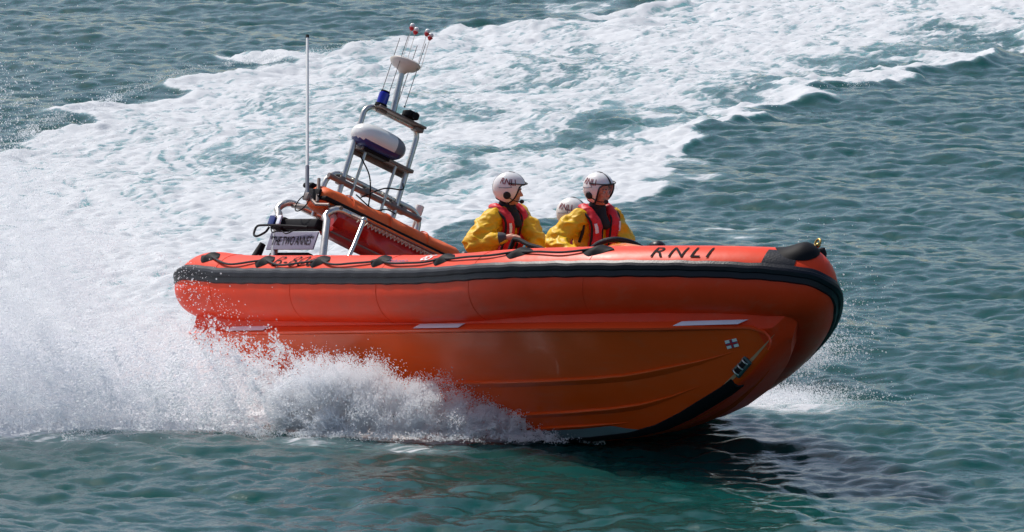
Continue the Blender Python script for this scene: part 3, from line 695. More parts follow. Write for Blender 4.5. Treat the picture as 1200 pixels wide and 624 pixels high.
# diagonal stay with its orange foot
b = MB(); b.tube([(1.60, -.74, 1.42), (1.50, -.66, 1.62), (1.36, -.56, 1.90)], .020, n=12); b.ell((1.36, -.56, 1.90), .032); b.tube([(1.36, -.56, 1.90), (.95, -.45, 2.0)], .014, n=8); stay = b.build('gantry_stay', M_STEEL, boat)
b = MB(); b.box((1.52, -.86, 1.335), (.34, .14, .06), bev=.025); b.build('stay_foot', M_CONS, stay)
b = MB(); b.tube([(1.60, -.76, 1.30), (1.60, -.74, 1.42)], .03, n=12); b.tube([(1.6, -.76, 1.3), (1.6, -.8, .93)], .02, n=10); b.build('stay_socket', M_STEEL, stay)
# name board and electrics box on the starboard side of the gantry
b = MB(); bx = (.58, -.745, 1.625); b.box(bx, (.80, .014, .175), Matrix.Rotation(R_(0), 3, 'Y'), bev=.004); board = b.build('name_board', M_BOARD, boat)
b = MB(); V, F = text_tris('"THE TWO ANNES"', .72, .088, offset=.004)
b.add([(bx[0]+u, bx[1]-.0115, bx[2]+v) for u, v in V], F); b.build('name_lettering', M_INK, board, recalc=False, angle=None)
b = MB(); b.box((.50, -.70, 1.80), (.78, .10, .10), bev=.02); b.box((.26, -.71, 1.80), (.16, .12, .13), bev=.03); ebox = b.build('electrics_box', M_BLACKM, boat)
b = MB(); b.box((.17, -.78, 1.82), (.10, .02, .09), bev=.005); b.build('blue_label', M_BLUE, ebox); b = MB(); b.box((.30, -.785, 1.82), (.06, .02, .09), bev=.005); b.build('grey_label', M_REFL, ebox)
b = MB(); b.tube(catmull([(-.14, -.74, 1.76), (.02, -.80, 1.76), (.35, -.82, 1.75), (.85, -.80, 1.74)], 6), .011, n=8); b.tube(catmull([(-.14, -.74, 1.76), (-.10, -.76, 1.69), (.0, -.78, 1.66), (.12, -.78, 1.70), (.16, -.78, 1.75)], 6), .011, n=8)
b.tube(catmull([(.2, -.79, 1.75), (.28, -.8, 1.69), (.4, -.8, 1.71), (.5, -.79, 1.68), (.62, -.8, 1.70), (.75, -.79, 1.74)], 6), .006, n=6); b.build('cable_guard', M_BLACKM, ebox)
b = MB(); b.box((.50, -.66, 1.50), (.66, .08, .07), bev=.02); b.box((.80, -.60, 1.42), (.20, .10, .12), bev=.02); b.build('lower_beam', M_BLACKM, boat)
# outboard engines behind the transom, mostly hidden
for y in (-.42, .42):
    b = MB(); b.box((-.28, y, 1.30), (.52, .36, .46), bev=.12); e = b.build('outboard_engine', M_BLACK, boat)
    b = MB(); b.box((-.30, y, .62), (.22, .12, .95), bev=.03); b.box((-.32, y, .12), (.40, .03, .05), bev=.01); b.build('engine_leg', M_BLACKM, e)
    b = MB(); b.box((-.28, y, 1.18), (.53, .365, .05), bev=.02); b.build('engine_stripe', M_REFL, e)
b = MB(); b.tube([(.05, -.80, 1.22), (.06, -.76, 1.42), (.08, -.74, 1.60)], [.09, .05, .03], n=14); b.build('gantry_foot', M_BLACKM, boat)
# tall white whip antenna raked aft, on a bracket
b = MB(); pa, pb = Vector((.66, -.80, 2.06)), Vector((-.26, -.80, 3.66)); d = pb-pa
b.tube([pa, pa+d*.18], .018, n=10); ant = b.build('antenna_base', M_GREY, boat)
b = MB(); b.tube([pa+d*.17, pa+d*.6, pb], [.0155, .0145, .013], n=10); b.build('antenna_whip', M_WHITE, ant)
b = MB(); b.tube([pb, pb+d.normalized()*.03], .017, n=10); b.build('antenna_tip', M_BLACKM, ant)
b = MB(); b.tube([pa, (.80, -.76, 1.98), (.92, -.70, 2.0)], .016, n=8); b.box(pa+Vector((.02, 0, -.02)), (.07, .05, .07), bev=.01); b.tube([(.74, -.72, 2.02), (.60, -.70, 2.26)], .017, n=8); b.build('antenna_bracket', M_DSTEEL, ant)
b = MB(); b.tube([(.62+.09*math.cos(a), -.80+.02*math.sin(a), 1.98+.09*math.sin(a)) for a in lin(0, 2*PI, 24)], .006, n=6); b.build('cable_loop', M_BLACKM, ant)
# navigation light pole on the port quarter
b = MB(); b.tube([(.30, .62, 2.12), (.30, .62, 2.44)], .014, n=8); nav = b.build('navigation_light', M_CREAM, boat)
b = MB(); b.tube([(.30, .62, 2.43), (.30, .62, 2.45), (.30, .62, 2.53), (.30, .62, 2.545)], [.03, .042, .042, .02], n=14); b.build('lamp_lens', M_WHITE, nav)

# ------------------------------------------------------------------ crew
M_SKIN = mat('skin', (0.62, 0.32, 0.22), rough=0.5, spec=0.4, noise_amt=0.12, noise_scale=25)
M_SUIT = mat('yellow_drysuit', (0.80, 0.47, 0.012), rough=0.5, spec=0.35, noise_amt=0.10, noise_scale=12, bump=0.35, bump_scale=22)
M_VEST = mat('red_lifejacket', (0.66, 0.015, 0.028), rough=0.5, noise_amt=0.12, noise_scale=14, bump=0.3, bump_scale=20)
M_HELM = mat('helmet_white', (0.80, 0.79, 0.78), rough=0.25, spec=0.5, noise_amt=0.05, noise_scale=9)
M_NEO = mat('neoprene', (0.012, 0.012, 0.014), rough=0.75, noise_amt=0.2)
M_DGREY = mat('cuff_grey', (0.06, 0.06, 0.07), rough=0.6)
M_MAROON = mat('maroon_letters', (0.20, 0.012, 0.02), rough=0.5)
M_EYE = mat('eye_white', (0.65, 0.62, 0.6), rough=0.2); M_IRIS = mat('iris_dark', (0.02, 0.015, 0.01), rough=0.2); M_BROW = mat('brow_hair', (0.05, 0.03, 0.02), rough=0.8)
M_GLASS = bpy.data.materials.new('visor_plastic'); M_GLASS.use_nodes = True
_n = M_GLASS.node_tree; _b = _n.nodes['Principled BSDF']; _b.inputs['Base Color'].default_value = (.55, .6, .62, 1); _b.inputs['Roughness'].default_value = .05
_t = _n.nodes.new('ShaderNodeBsdfTransparent'); _m = _n.nodes.new('ShaderNodeMixShader'); _m.inputs[0].default_value = .06
_n.links.new(_t.outputs[0], _m.inputs[1]); _n.links.new(_b.outputs[0], _m.inputs[2]); _n.links.new(_m.outputs[0], _n.nodes['Material Output'].inputs['Surface'])

def folds(seed, amp=.010):
    o = Vector((seed*3.7, seed*1.3, seed*2.1))
    def d(p):
        q = p+o
        a = mnoise.noise(Vector((q.x*9, q.y*9, q.z*17))); b_ = mnoise.noise(Vector((q.x*22+3, q.y*22, q.z*30)))
        ridge = 1-abs(mnoise.noise(Vector((q.x*7+q.z*5, q.y*7, q.z*13-q.x*4))))*2.6
        return amp*(1.1*a+.4*b_+.9*max(0, ridge)-.3)
    return d

def make_person(name, label, head_at, head_yaw, body_yaw, lean, seat_at, r_elbow, r_hand, l_elbow, l_hand, seed, r_fingers=True, head_pitch=0.0, visor=True):
    """positions in world metres. Person frame: x forward, y left, z up, origin on the seat"""
    root = bpy.data.objects.new('person', None); C.objects.link(root); tag(root, label, 'person', 'lifeboat crew in yellow drysuits')
    FR_ = Matrix.Rotation(R_(body_yaw), 4, 'Z'); root.matrix_world = Matrix.Translation(Vector(seat_at)) @ FR_
    inv = root.matrix_world.inverted(); loc = lambda p: inv @ Vector(p)
    hd = loc(head_at); HM = (FR_.inverted() @ Matrix.Rotation(R_(head_yaw), 4, 'Z') @ Matrix.Rotation(R_(head_pitch), 4, 'Y')).to_3x3()
    neck = hd+Vector((-.035, 0, -.155)); pel = Vector((0, 0, .10)); chest = pel.lerp(neck, .66)
    upv = (neck-pel).normalized()
    sh = {1: neck+Vector((-.02, .188, -.08)), -1: neck+Vector((-.02, -.188, -.08))}
    el = {1: loc(l_elbow), -1: loc(r_elbow)}; ha = {1: loc(l_hand), -1: loc(r_hand)}
    kn = {s: Vector((.40, s*.22, .02)) for s in (1, -1)}; an = {s: Vector((.30, s*.25, -.42)) for s in (1, -1)}; to = {s: Vector((.50, s*.27, -.47)) for s in (1, -1)}
    # body: one continuous surface
    b = MB(); h = lambda x, y, z: hd+HM@Vector((x, y, z))
    b.ell(h(-.012, 0, .022), (.098, .077, .100), HM); b.ell(h(.035, 0, -.045), (.060, .056, .072), HM)   # cranium, face
    b.ell(h(.058, 0, -.092), (.030, .034, .024), HM)                                     # chin
    b.cap(h(.086, 0, .012), h(.108, 0, -.022), .009, .014); b.ell(h(.100, 0, -.026), (.014, .017, .009), HM)      # nose
    b.cap(h(.085, -.040, .028), h(.085, .040, .028), .010, .010)                         # brow ridge
    b.cap(h(.088, -.020, -.052), h(.088, .020, -.052), .0075, .0075); b.cap(h(.085, -.017, -.064), h(.085, .017, -.064), .008, .008)   # lips
    for s in (1, -1):
        b.ell(h(-.005, s*.080, -.005), (.020, .008, .030), HM); b.ell(h(.062, s*.035, -.022), (.026, .022, .022), HM)
    b.cap(hd+Vector((-.03, 0, -.06)), neck+Vector((0, 0, -.02)), .056, .062)
    b.cap(chest+Vector((0, -.07, .02)), chest+Vector((0, .07, .02)), .115, .115); b.cap(neck+Vector((-.01, -.10, -.07)), neck+Vector((-.01, .10, -.07)), .062, .062)
    b.cap(pel, chest, .125, .12); b.cap(pel+Vector((0, -.06, -.01)), pel+Vector((0, .06, -.01)), .115, .115)
    for s in (1, -1):
        b.cap(sh[s], el[s], .050, .040); w = ha[s]; fd = (w-el[s]).normalized(); wr = w-fd*.085; b.cap(el[s], wr, .040, .026)
        # palm and five curled fingers closing on a bar
        side = Vector((0, 0, 1)).cross(fd); side = side.normalized() if side.length > .2 else Vector((0, 1, 0)); dn = fd.cross(side).normalized(); dn = dn if dn.z < 0 else -dn
        b.cap(wr, wr+fd*.045, .026, .030); 
        for q in (-.024, -.008, .008, .024): b.cap(wr+fd*.02+side*q*.7, wr+fd*.080+side*q, .014, .0125)
        for i, (q, ln) in enumerate(((-.030, .034), (-.010, .041), (.010, .043), (.030, .036))):
            if s*1 < 0: q = -q
            k0 = wr+fd*.080+side*q; k1 = k0+(fd*.8+dn*.45).normalized()*ln; k2 = k1+(fd*.1+dn).normalized()*ln*.75; k3 = k2+(dn*.5-fd*.9).normalized()*ln*.55
            b.cap(k0, k1, .0098, .0092); b.cap(k1, k2, .0092, .0085); b.cap(k2, k3, .0085, .0075)
        t0 = wr+fd*.025+side*s*(-.028); t1 = t0+(fd*.5+side*(-s)*.45+dn*.35).normalized()*.038; t2 = t1+(fd*.7+dn*.7).normalized()*.030
        b.cap(t0, t1, .014, .011); b.cap(t1, t2, .011, .009)
        hip = pel+Vector((.02, s*.09, -.02)); b.cap(hip, kn[s], .082, .060); b.cap(kn[s], an[s], .058, .042); b.cap(an[s]+Vector((-.03, 0, -.03)), to[s], .042, .034)
    body = mesh_ob('body', remesh(b, .0055, 3, .5), M_SKIN, root)
    for s in (1, -1):
        e = MB(); e.ell(h(.080, s*.031, .006), (.013, .014, .011), HM); ey = e.build('eye', M_EYE, body)
        e = MB(); e.ell(h(.0905, s*.031, .006), (.0035, .0065, .0065), HM); e.build('iris', M_IRIS, body)
        e = MB(); e.cap(h(.094, s*.014, .030), h(.086, s*.047, .032), .0050, .0035); e.build('eyebrow', M_BROW, body)
    # drysuit: baggy suit over body, arms and legs
    b = MB()
    b.cap(pel+Vector((0, -.08, .0)), pel+Vector((0, .08, 0)), .145, .145); b.cap(pel, chest, .165, .150)
    b.cap(chest+Vector((-.015, -.09, .03)), chest+Vector((-.015, .09, .03)), .140, .140); b.cap(neck+Vector((-.02, -.12, -.08)), neck+Vector((-.02, .12, -.08)), .085, .085)
    b.cap(neck+Vector((-.02, 0, -.07)), neck+Vector((-.015, 0, -.015)), .085, .072)
    for s in (1, -1):
        mid = sh[s].lerp(el[s], .5); fd = (ha[s]-el[s]).normalized(); wr = ha[s]-fd*.10
        b.cap(sh[s], mid, .092, .100); b.cap(mid, el[s], .100, .090); b.cap(el[s], el[s].lerp(wr, .55), .080, .066); b.cap(el[s].lerp(wr, .55), wr-fd*.02, .066, .046)
        b.ell(sh[s].lerp(el[s], .35)+Vector((-.02, s*.02, .0)), (.085, .075, .10)); b.ell(el[s]+Vector((0, 0, -.02)), (.085, .075, .07))
        hip = pel+Vector((.02, s*.09, -.02)); b.cap(hip, kn[s], .115, .088); b.cap(kn[s], an[s], .088, .062)
    suit = mesh_ob('drysuit', remesh(b, .0085, 3, .5, disp=folds(seed, .018)), M_SUIT, root)
    for s in (1, -1):
        fd = (ha[s]-el[s]).normalized(); wr = ha[s]-fd*.10
        b = MB(); b.tube([wr-fd*.055, wr-fd*.05, wr-fd*.01, wr+fd*.012, wr+fd*.014], [.054, .062, .050, .037, .030], n=18); b.build('cuff', M_DGREY, suit)
        b = MB(); b.cap(an[s]+Vector((0, 0, .10)), an[s], .072, .062); b.cap(an[s]+Vector((-.04, 0, -.035)), to[s], .058, .048); mesh_ob('boot', remesh(b, .008, 3), M_NEO, root)
    b = MB(); b.tube([neck+Vector((-.015, 0, -.075)), neck+Vector((-.012, 0, -.03)), neck+Vector((0, 0, .02)), neck+Vector((.012, 0, .05))], [.115, .092, .076, .071], n=24); 
    b.cap(neck+Vector((.055, 0, -.03)), neck+Vector((.11, 0, -.13)), .05, .045)
    mesh_ob('collar', remesh(b, .007, 3, .5, disp=folds(seed+4, .006)), M_NEO, suit)
    # lifejacket: two lobes from behind the neck down the chest
    vest = bpy.data.objects.new('lifejacket', None)
    fw = Vector((1, 0, 0)); bk = neck
    lob = {}
    for s in (1, -1):
        path = catmull([bk+Vector((-.115, s*.012, -.015)), bk+Vector((-.095, s*.085, .0)), bk+Vector((-.01, s*.125, -.005)), bk+Vector((.085, s*.115, -.075)), chest+Vector((.155, s*.095, .01)), chest.lerp(pel, .5)+Vector((.170, s*.095, 0)), pel+Vector((.155, s*.10, .07)), pel+Vector((.14, s*.10, .02))], 7)
        lob[s] = path
    b = MB()
    for s in (1, -1):
        n_ = len(lob[s]); b.tube(lob[s], [.030+.026*math.sin(PI*min(1, (i+2)/n_*.8)) for i in range(n_)], n=16)
    b.cap(bk+Vector((-.125, -.03, -.01)), bk+Vector((-.125, .03, -.01)), .038, .038)
    vest = mesh_ob('lifejacket', remesh(b, .007, 4, .5, disp=folds(seed+9, .007)), M_VEST, root)
    for s in (1, -1):
        n_ = len(lob[s])
        for dy in (.058,):
            p = [q+Vector((.012, s*dy, .004)) for q in lob[s][6:]]; b = MB(); b.tube(p, .011, n=8); b.build('black_piping', M_NEO, vest)
        p = [q+Vector((.030, s*-.048, .0)) for q in lob[s][16:]]; b = MB(); b.tube(p, .009, n=8); b.build('black_piping', M_NEO, vest)
        q = lob[s][24]; q2 = lob[s][29]
        b = MB(); b.tube([q+Vector((.045, s*.030, .0)), q.lerp(q2, .5)+Vector((.051, s*.030, .0)), q2+Vector((.050, s*.030, .0))], .020, n=10, flat=.4, up=(1, 0, .3)); b.build('reflective_patch', M_REFL, vest)
    b = MB(); wz = pel.z+.075
    b.tube([(.185*math.cos(a), .205*math.sin(a), wz) for a in lin(0, 2*PI, 40)], .020, n=8, cap=False); b.box((.20, .0, wz), (.03, .07, .05), bev=.008); b.build('belt', M_NEO, vest)
    b = MB(); b.tube(catmull([chest+Vector((-.16, -.06, .05)), neck+Vector((-.09, -.16, -.01)), neck+Vector((.02, -.185, -.02)), chest+Vector((.10, -.20, .02)), chest+Vector((.06, -.21, -.10))], 6), .014, n=8); b.build('shoulder_strap', M_NEO, vest)
    # helmet
    def hs(az, el_, k=1.0):
        a, e = R_(az), R_(el_); return h(-.012+.150*k*math.cos(e)*math.cos(a), .126*k*math.cos(e)*math.sin(a), .030+.142*k*math.sin(e)*(1 if e > 0 else 1.05))
    def face_edge(az):      # lowest elevation of the shell for an azimuth
        a = abs((az+180) % 360-180)
        return float(np.interp(a, [0, 38, 52, 62, 78, 110, 150, 180], [22, 20, 8, -38, -64, -62, -50, -46]))
    b = MB(); AZ = lin(-180, 180, 73); rows = []
    for t in lin(0, 1, 22):
        rows.append([hs(az, 90+(face_edge(az)-90)*t, 1.0) for az in AZ[:-1]])
    inner = [[hs(az, 90+(face_edge(az)-90)*t, .90) for az in AZ[:-1]] for t in lin(1, 0, 22)]
    b.loft(rows+inner, closed=True); helmet = b.build('helmet', M_HELM, root, angle=60)
    b = MB(); b.tube([hs(az, face_edge(az), .985) for az in lin(-180, 180, 121)], .0085, n=8, cap=False); b.build('edge_rim', M_NEO, helmet)
    b = MB(); b.loft([[hs(az, e, 1.012) for az in (-6, -3, 0, 3, 6)] if e < 80 else [hs(0, e, 1.012)+HM@Vector((0, y, 0)) for y in (-.014, -.007, 0, .007, .014)] for e in lin(22, 89.9, 16)])
    b.loft([[hs(180+az, e, 1.012) for az in (6, 3, 0, -3, -6)] if e < 80 else [hs(180, e, 1.012)+HM@Vector((0, y, 0)) for y in (-.014, -.007, 0, .007, .014)] for e in lin(89.9, -30, 22)])
    b.build('crown_stripe', M_NEO, helmet, angle=None)
    for s in (1, -1):
        c = hs(s*92, -22, 1.02); n_ = HM@Vector((0, s, -.05)).normalized()
        b = MB(); b.tube([c-n_*.02, c+n_*.006, c+n_*.014], [.036, .034, .026], n=20); b.build('ear_disc', M_NEO, helmet)
        b = MB(); b.tube([hs(s*88, 20, 1.01), hs(s*80, 8, 1.015), hs(s*96, 4, 1.015), hs(s*125, 0, 1.01)], .004, n=6); b.build('shell_seam', M_GREY, helmet)
    V, F = text_tris('RNLI', .150, .058, maxedge=.012, offset=.014)
    for s in (1, -1):
        ea = MB(); pts = []
        for u, v in V:
            az = s*(95)-(-1 if s < 0 else 1)*0+(u*(1 if s < 0 else -1))/.145*57.3*(1); pts.append(hs(az if s > 0 else -95+u/.145*57.3, 27+v/.142*57.3, 1.018))
        ea.add(pts, F); ea.build('helmet_lettering', M_MAROON, helmet, recalc=False, angle=None)
    if visor:
        b = MB(); b.loft([[h(-.012+(.150+.02*t+.035*t)*math.cos(R_(a)), .132*math.sin(R_(a)), .085-.06*t) for a in lin(-68, 68, 21)] for t in lin(0, 1, 6)]); b.build('visor', M_GLASS, helmet)
        b = MB(); b.tube([h(-.012+.155*math.cos(R_(a)), .134*math.sin(R_(a)), .086) for a in lin(-90, 90, 25)], .005, n=6); b.build('visor_rim', M_NEO, helmet)
    b = MB(); b.tube(catmull([hs(-80, -32, 1.02), h(.06, -.095, -.07), h(.105, -.055, -.075)], 5), .0045, n=6); bo = b.build('microphone_boom', M_NEO, helmet)
    b = MB(); b.ell(h(.118, -.038, -.074), (.021, .021, .019)); b.build('microphone_foam', M_NEO, bo)
    b = MB(); b.tube([hs(-85, -58, .95), h(.02, -.055, -.135), h(.035, 0, -.150), h(.02, .055, -.135), hs(85, -58, .95)], .008, n=8); b.build('chin_strap', M_NEO, helmet)
    return root

def at_boat(x, y, z): return W((x, y, z))
# seats under each of the crew, then the crew themselves
ha_, hb_, hc_ = W((3.25, -.36, 2.25)), W((4.08, 0, 2.385)), W((3.08, .47, 2.345))
WI = ATT.transposed()
def to_boat(p): return WI @ (Vector(p)-ORG)
CREW = [
 dict(name='left', label='crew member in white helmet seen in profile gripping the black rail, nearest the stern', head_at=ha_, head_yaw=-4, body_yaw=-36, lean=0, seat_at=(-.21, -.04, 1.12), r_elbow=(-.345, -.47, 1.49), r_hand=(.035, -.53, 1.565), l_elbow=(.23, -.20, 1.47), l_hand=(.12, -.42, 1.33), seed=1, head_pitch=8),
 dict(name='right', label='crew member with face turned towards the bow, sitting right behind the orange console', head_at=hb_, head_yaw=-42, body_yaw=-50, lean=0, seat_at=(.65, -.45, 1.18), r_elbow=(.38, -.80, 1.555), r_hand=tuple(W((4.50, -.16, 1.62))), l_elbow=(1.00, -.55, 1.50), l_hand=tuple(W((4.50, .17, 1.62))), seed=2, head_pitch=4),
 dict(name='third', label='crew member mostly hidden behind the other two, only white helmet and yellow sleeve showing', head_at=hc_, head_yaw=-30, body_yaw=-48, lean=0, seat_at=(.40, .46, .88), r_elbow=(.22, .22, 1.33), r_hand=(.44, .02, 1.25), l_elbow=(.78, .42, 1.2), l_hand=(.75, .15, 1.15), seed=3, head_pitch=4, visor=False),
]
for c in CREW:
    s_ = to_boat(c['seat_at']); seat(s_.x, s_.y, s_.z-.02)
    make_person(**c)

# ------------------------------------------------------------------ spray: clouds of real water drops
def tile3(N, seed, beta, kmin, kmax):
    g = np.random.default_rng(seed); k = np.fft.fftfreq(N)*N
    a, b_, c = np.meshgrid(k, k, k, indexing='ij'); kk = np.sqrt(a*a+b_*b_+c*c)+1e-9
    A = kk**(-beta)*np.exp(-(kmin/kk)**2)*np.exp(-(kk/kmax)**4); A[0, 0, 0] = 0
    f = np.fft.ifftn(np.fft.fftn(g.standard_normal((N, N, N)))*A).real; return f/f.std()
T3 = tile3(96, 21, 1.7, 1.5, 40)
def s3(P, L):
    N = T3.shape[0]; q = (P/L*N) % N; i = q.astype(int) % N; f = q-np.floor(q); j = (i+1) % N
    o = 0
    for a in (0, 1):
        for b_ in (0, 1):
            for c in (0, 1):
                w = (f[:, 0] if a else 1-f[:, 0])*(f[:, 1] if b_ else 1-f[:, 1])*(f[:, 2] if c else 1-f[:, 2])
                o = o+w*T3[(j if a else i)[:, 0], (j if b_ else i)[:, 1], (j if c else i)[:, 2]]
    return o
M_DROP = bpy.data.materials.new('spray_water'); M_DROP.use_nodes = True
_n = M_DROP.node_tree; _n.nodes.remove(_n.nodes['Principled BSDF'])
_d = _n.nodes.new('ShaderNodeBsdfDiffuse'); _d.inputs[0].default_value = (.95, .96, .98, 1); _t = _n.nodes.new('ShaderNodeBsdfTranslucent'); _t.inputs[0].default_value = (.95, .96, .98, 1)
_g = _n.nodes.new('ShaderNodeBsdfTransparent')
_m = _n.nodes.new('ShaderNodeMixShader'); _m.inputs[0].default_value = .5; _m2 = _n.nodes.new('ShaderNodeMixShader'); _m2.inputs[0].default_value = .25
_n.links.new(_d.outputs[0], _m.inputs[1]); _n.links.new(_t.outputs[0], _m.inputs[2]); _n.links.new(_m.outputs[0], _m2.inputs[1]); _n.links.new(_g.outputs[0], _m2.inputs[2]); _n.links.new(_m2.outputs[0], _n.nodes['Material Output'].inputs['Surface'])
def cloud(name, label, cat, P, Rr):
    me = bpy.data.meshes.new(name); me.vertices.add(len(P)); me.vertices.foreach_set('co', P.astype(np.float32).ravel())
    at = me.attributes.new('radius', 'FLOAT', 'POINT'); at.data.foreach_set('value', Rr.astype(np.float32)); me.materials.append(M_DROP)
    o = bpy.data.objects.new(name, me); C.objects.link(o); tag(o, label, cat, kind='stuff')
    g = bpy.data.node_groups.new(name+'_drops', 'GeometryNodeTree'); g.interface.new_socket('Geometry', in_out='INPUT', socket_type='NodeSocketGeometry'); g.interface.new_socket('Geometry', in_out='OUTPUT', socket_type='NodeSocketGeometry')
    i = g.nodes.new('NodeGroupInput'); q = g.nodes.new('NodeGroupOutput'); m2 = g.nodes.new('GeometryNodeMeshToPoints'); na = g.nodes.new('GeometryNodeInputNamedAttribute'); na.data_type = 'FLOAT'; na.inputs[0].default_value = 'radius'
    sm = g.nodes.new('GeometryNodeSetMaterial'); sm.inputs['Material'].default_value = M_DROP
    g.links.new(i.outputs[0], m2.inputs['Mesh']); g.links.new(na.outputs[0], m2.inputs['Radius']); g.links.new(m2.outputs[0], sm.inputs[0]); g.links.new(sm.outputs[0], q.inputs[0])
    md = o.modifiers.new('drops', 'NODES'); md.node_group = g; return o
def radii(n, med, sig, lo, hi): return np.clip(med*np.exp(rng.standard_normal(n)*sig), lo, hi)

# 1. the plume thrown up beside and behind the stern
def plume(n):
    out = []
    while sum(map(len, out)) < n:
        m = 400000; P = np.stack([rng.uniform(-8.5, -1.55, m), rng.uniform(-2.7, 3.6, m), rng.uniform(0, 3.0, m)**1.0], 1)
        x, y, z = P.T
        h = np.interp(x, [-8.5, -6, -4.6, -3.7, -3.0, -2.4, -2.0, -1.55], [2.7, 2.5, 1.9, 1.15, .75, .52, .42, .30])
        front = np.interp(x, [-8, -5, -4.4, -3.6, -3, -2.6, -2.2, -1.8], [-3.4, -2.8, -2.5, -2.3, -2.0, -1.5, -1.05, -1.25])+0.30*s3(P*[1, 0, 0]+[0, .5, .5], 4.5)
        h = h*(0.25+0.75*smooth(0, 1.3, y-front))
        e = smooth(0, .8, y-front)**1.5*smooth(3.6, 1.5, y)
        hull_gap = smooth(-1.5, -2.0, x+0.0*y)
        v = np.exp(-(z/h)**2*1.5)*(0.35+0.65*np.exp(-(z/(h*.45))))
        Q = P.copy(); Q[:, 0] += z*0.9; 
        n1 = s3(Q, 4.0); n2 = s3(Q+7, 1.3)
        cl = np.exp(1.2*n1+0.9*n2-0.9)
        d = e*v*cl*(0.35+0.65*hull_gap)
        out.append(P[rng.random(m) < d*0.35])
    return np.concatenate(out)[:n]
P1 = plume(760000); r1 = radii(len(P1), .0030, .42, .0016, .012)
# strings and sheets of larger drops flung outwards
J = []
for k in range(900):
    o = np.array([rng.uniform(-5.0, -1.7), rng.uniform(-1.9, -.4), rng.uniform(0, .25)]); v = np.array([-abs(rng.normal(1.6, 1.3)), rng.normal(-.5, .5), rng.uniform(.8, 3.6)])
    m = int(rng.uniform(20, 160)); t = rng.uniform(0.03, .5)+rng.normal(0, .07, m)
    q = o+v*t[:, None]-np.array([0, 0, 4.9])*(t[:, None]**2)+rng.normal(0, 1, (m, 3))*(.008+.07*np.abs(t[:, None])); J.append(q[q[:, 2] > 0])
J = np.concatenate(J); rj = radii(len(J), .0048, .5, .002, .014)
# fine drops drifting over the dark water at far left
F1 = np.stack([rng.normal(-5.2, 1.1, 9000), rng.normal(.5, 1.2, 9000), np.abs(rng.normal(1.9, .55, 9000))], 1); rf1 = radii(9000, .0032, .35, .002, .008)
cloud('stern_spray', 'dense white cloud of spray and flying drops thrown up beside the stern', 'spray', np.concatenate([P1, J, F1]), np.concatenate([r1, rj, rf1]))

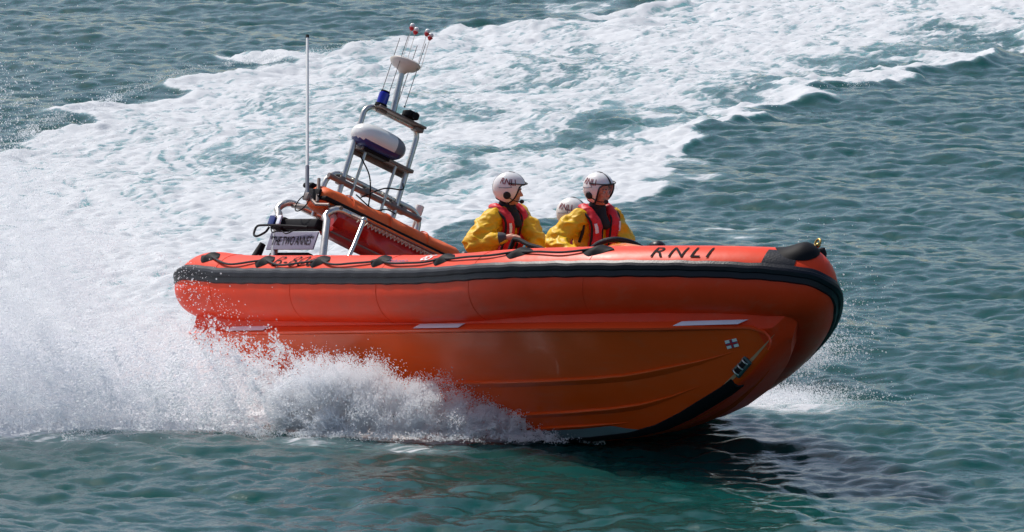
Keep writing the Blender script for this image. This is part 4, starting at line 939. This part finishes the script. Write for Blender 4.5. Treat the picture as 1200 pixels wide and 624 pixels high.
# 2. the billowing wash rolling along the hull
def wash():
    P = []
    hx = [-2.1, -1.8, -1.5, -1.2, -.74, -.2, 0.25, .72]; hh = [.30, .50, .54, .46, .33, .20, .11, .03]
    for k in range(520):
        x = rng.uniform(-2.05, .72); H_ = float(np.interp(x, hx, hh)); z = H_*rng.uniform(0, 1)**1.0; y = np.interp(x, [-2.3, -1, .7], [-1.55, -1.85, -2.0])+rng.normal(.16, .14)+.35*z
        r = rng.uniform(.25, .5)*max(.05, (H_*1.0))*.62+.015; r = min(r, .15)*rng.uniform(.45, 1)
        n = int(1900*(r/.12)**2)+50
        u = rng.standard_normal((n, 3)); u /= np.linalg.norm(u, axis=1)[:, None]; rad = r*(rng.random(n)**.33)*(1+.22*rng.standard_normal(n))
        q = np.array([x, y, z-r*.3])+u*rad[:, None]*[1.15, .9, .85]; P.append(q)
    for k in range(120):   # wisps lifted from the top of the billows
        x = rng.uniform(-2.0, .3); H_ = float(np.interp(x, hx, hh)); o = np.array([x, -1.75+.3*H_, H_*.9]); n = int(rng.uniform(30, 220))
        q = o+rng.standard_normal((n, 3))*[.10, .07, .05]*(H_/.5+.2)+np.array([-.1, 0, .05])*rng.random((n, 1)); P.append(q)
    P = np.concatenate(P)
    for L_, a_ in ((1.1, .075), (.45, .040), (.18, .016)):   # tear the billows into ragged sheets
        P = P+a_*np.stack([s3(P, L_), .8*s3(P+3.1, L_), .8*s3(P+5.7, L_)], 1)*np.clip(P[:, 2:3]*3+.25, .2, 1)
    keep = s3(P+1.3, .8) > rng.normal(-.75, .6, len(P)); P = P[keep]
    n = 26000; x = rng.uniform(-2.4, .8, n); S = np.stack([x, np.interp(x, [-2.3, -1, .7], [-1.75, -2.0, -2.12])+rng.normal(0, .10, n), np.abs(rng.normal(0, .025, n))], 1); S = S[s3(S, .7) > rng.normal(.4, .4, n)]
    P = np.concatenate([P, S]); return P[P[:, 2] > -.02]
P2 = wash(); r2 = radii(len(P2), .0030, .35, .0018, .010)
cloud('hull_wash', 'rolling white wash breaking along the waterline of the orange hull', 'spray', P2, r2)

# 3. burst of fine spray beyond the bow
n = 70000; a = rng.random(n); ang = R_(8)+R_(62)*rng.random(n)**1.2; L_ = rng.gamma(2.2, .215, n)*(1-.35*np.sin(ang))
P3 = np.stack([1.95+.25*a+L_*np.cos(ang)*1.0, 1.15+rng.normal(0, .35, n)+.3*L_, .02+L_*np.sin(ang)*.95+.04*rng.random(n)], 1)
kp = s3(P3, 1.6) > rng.normal(-.5, .8, n); P3 = P3[kp]; P3 = P3[(P3[:, 0]+rng.normal(0, .2, len(P3))) < 3.3]
n = 16000; P3b = np.stack([rng.normal(2.15, .42, n), rng.normal(.1, .30, n), np.abs(rng.normal(0, .05, n))], 1)
P3 = np.concatenate([P3, P3b]); cloud('bow_spray', 'burst of fine white spray flying off beyond the lifted bow', 'spray', P3, radii(len(P3), .0032, .4, .0018, .010))

# 4. small splashes on the breaking edges of the wake
P4 = []
for poly, rngs in ((FAR_EDGE[2:9], 60), (NEAR_EDGE[13:18], 6)):
    A = resample(poly, 400)
    for k in range(rngs):
        c = A[rng.integers(0, 400)]; m = int(rng.uniform(15, 120)); s_ = rng.uniform(.03, .12)
        P4.append(np.stack([c[0]+rng.normal(0, s_, m), c[1]+rng.normal(0, s_*1.5, m), .05+np.abs(rng.normal(0, .05, m))], 1))
P4 = np.concatenate(P4); cloud('crest_splash', 'small white drops splashing off the breaking edges of the wake', 'spray', P4, radii(len(P4), .0038, .4, .0025, .008))
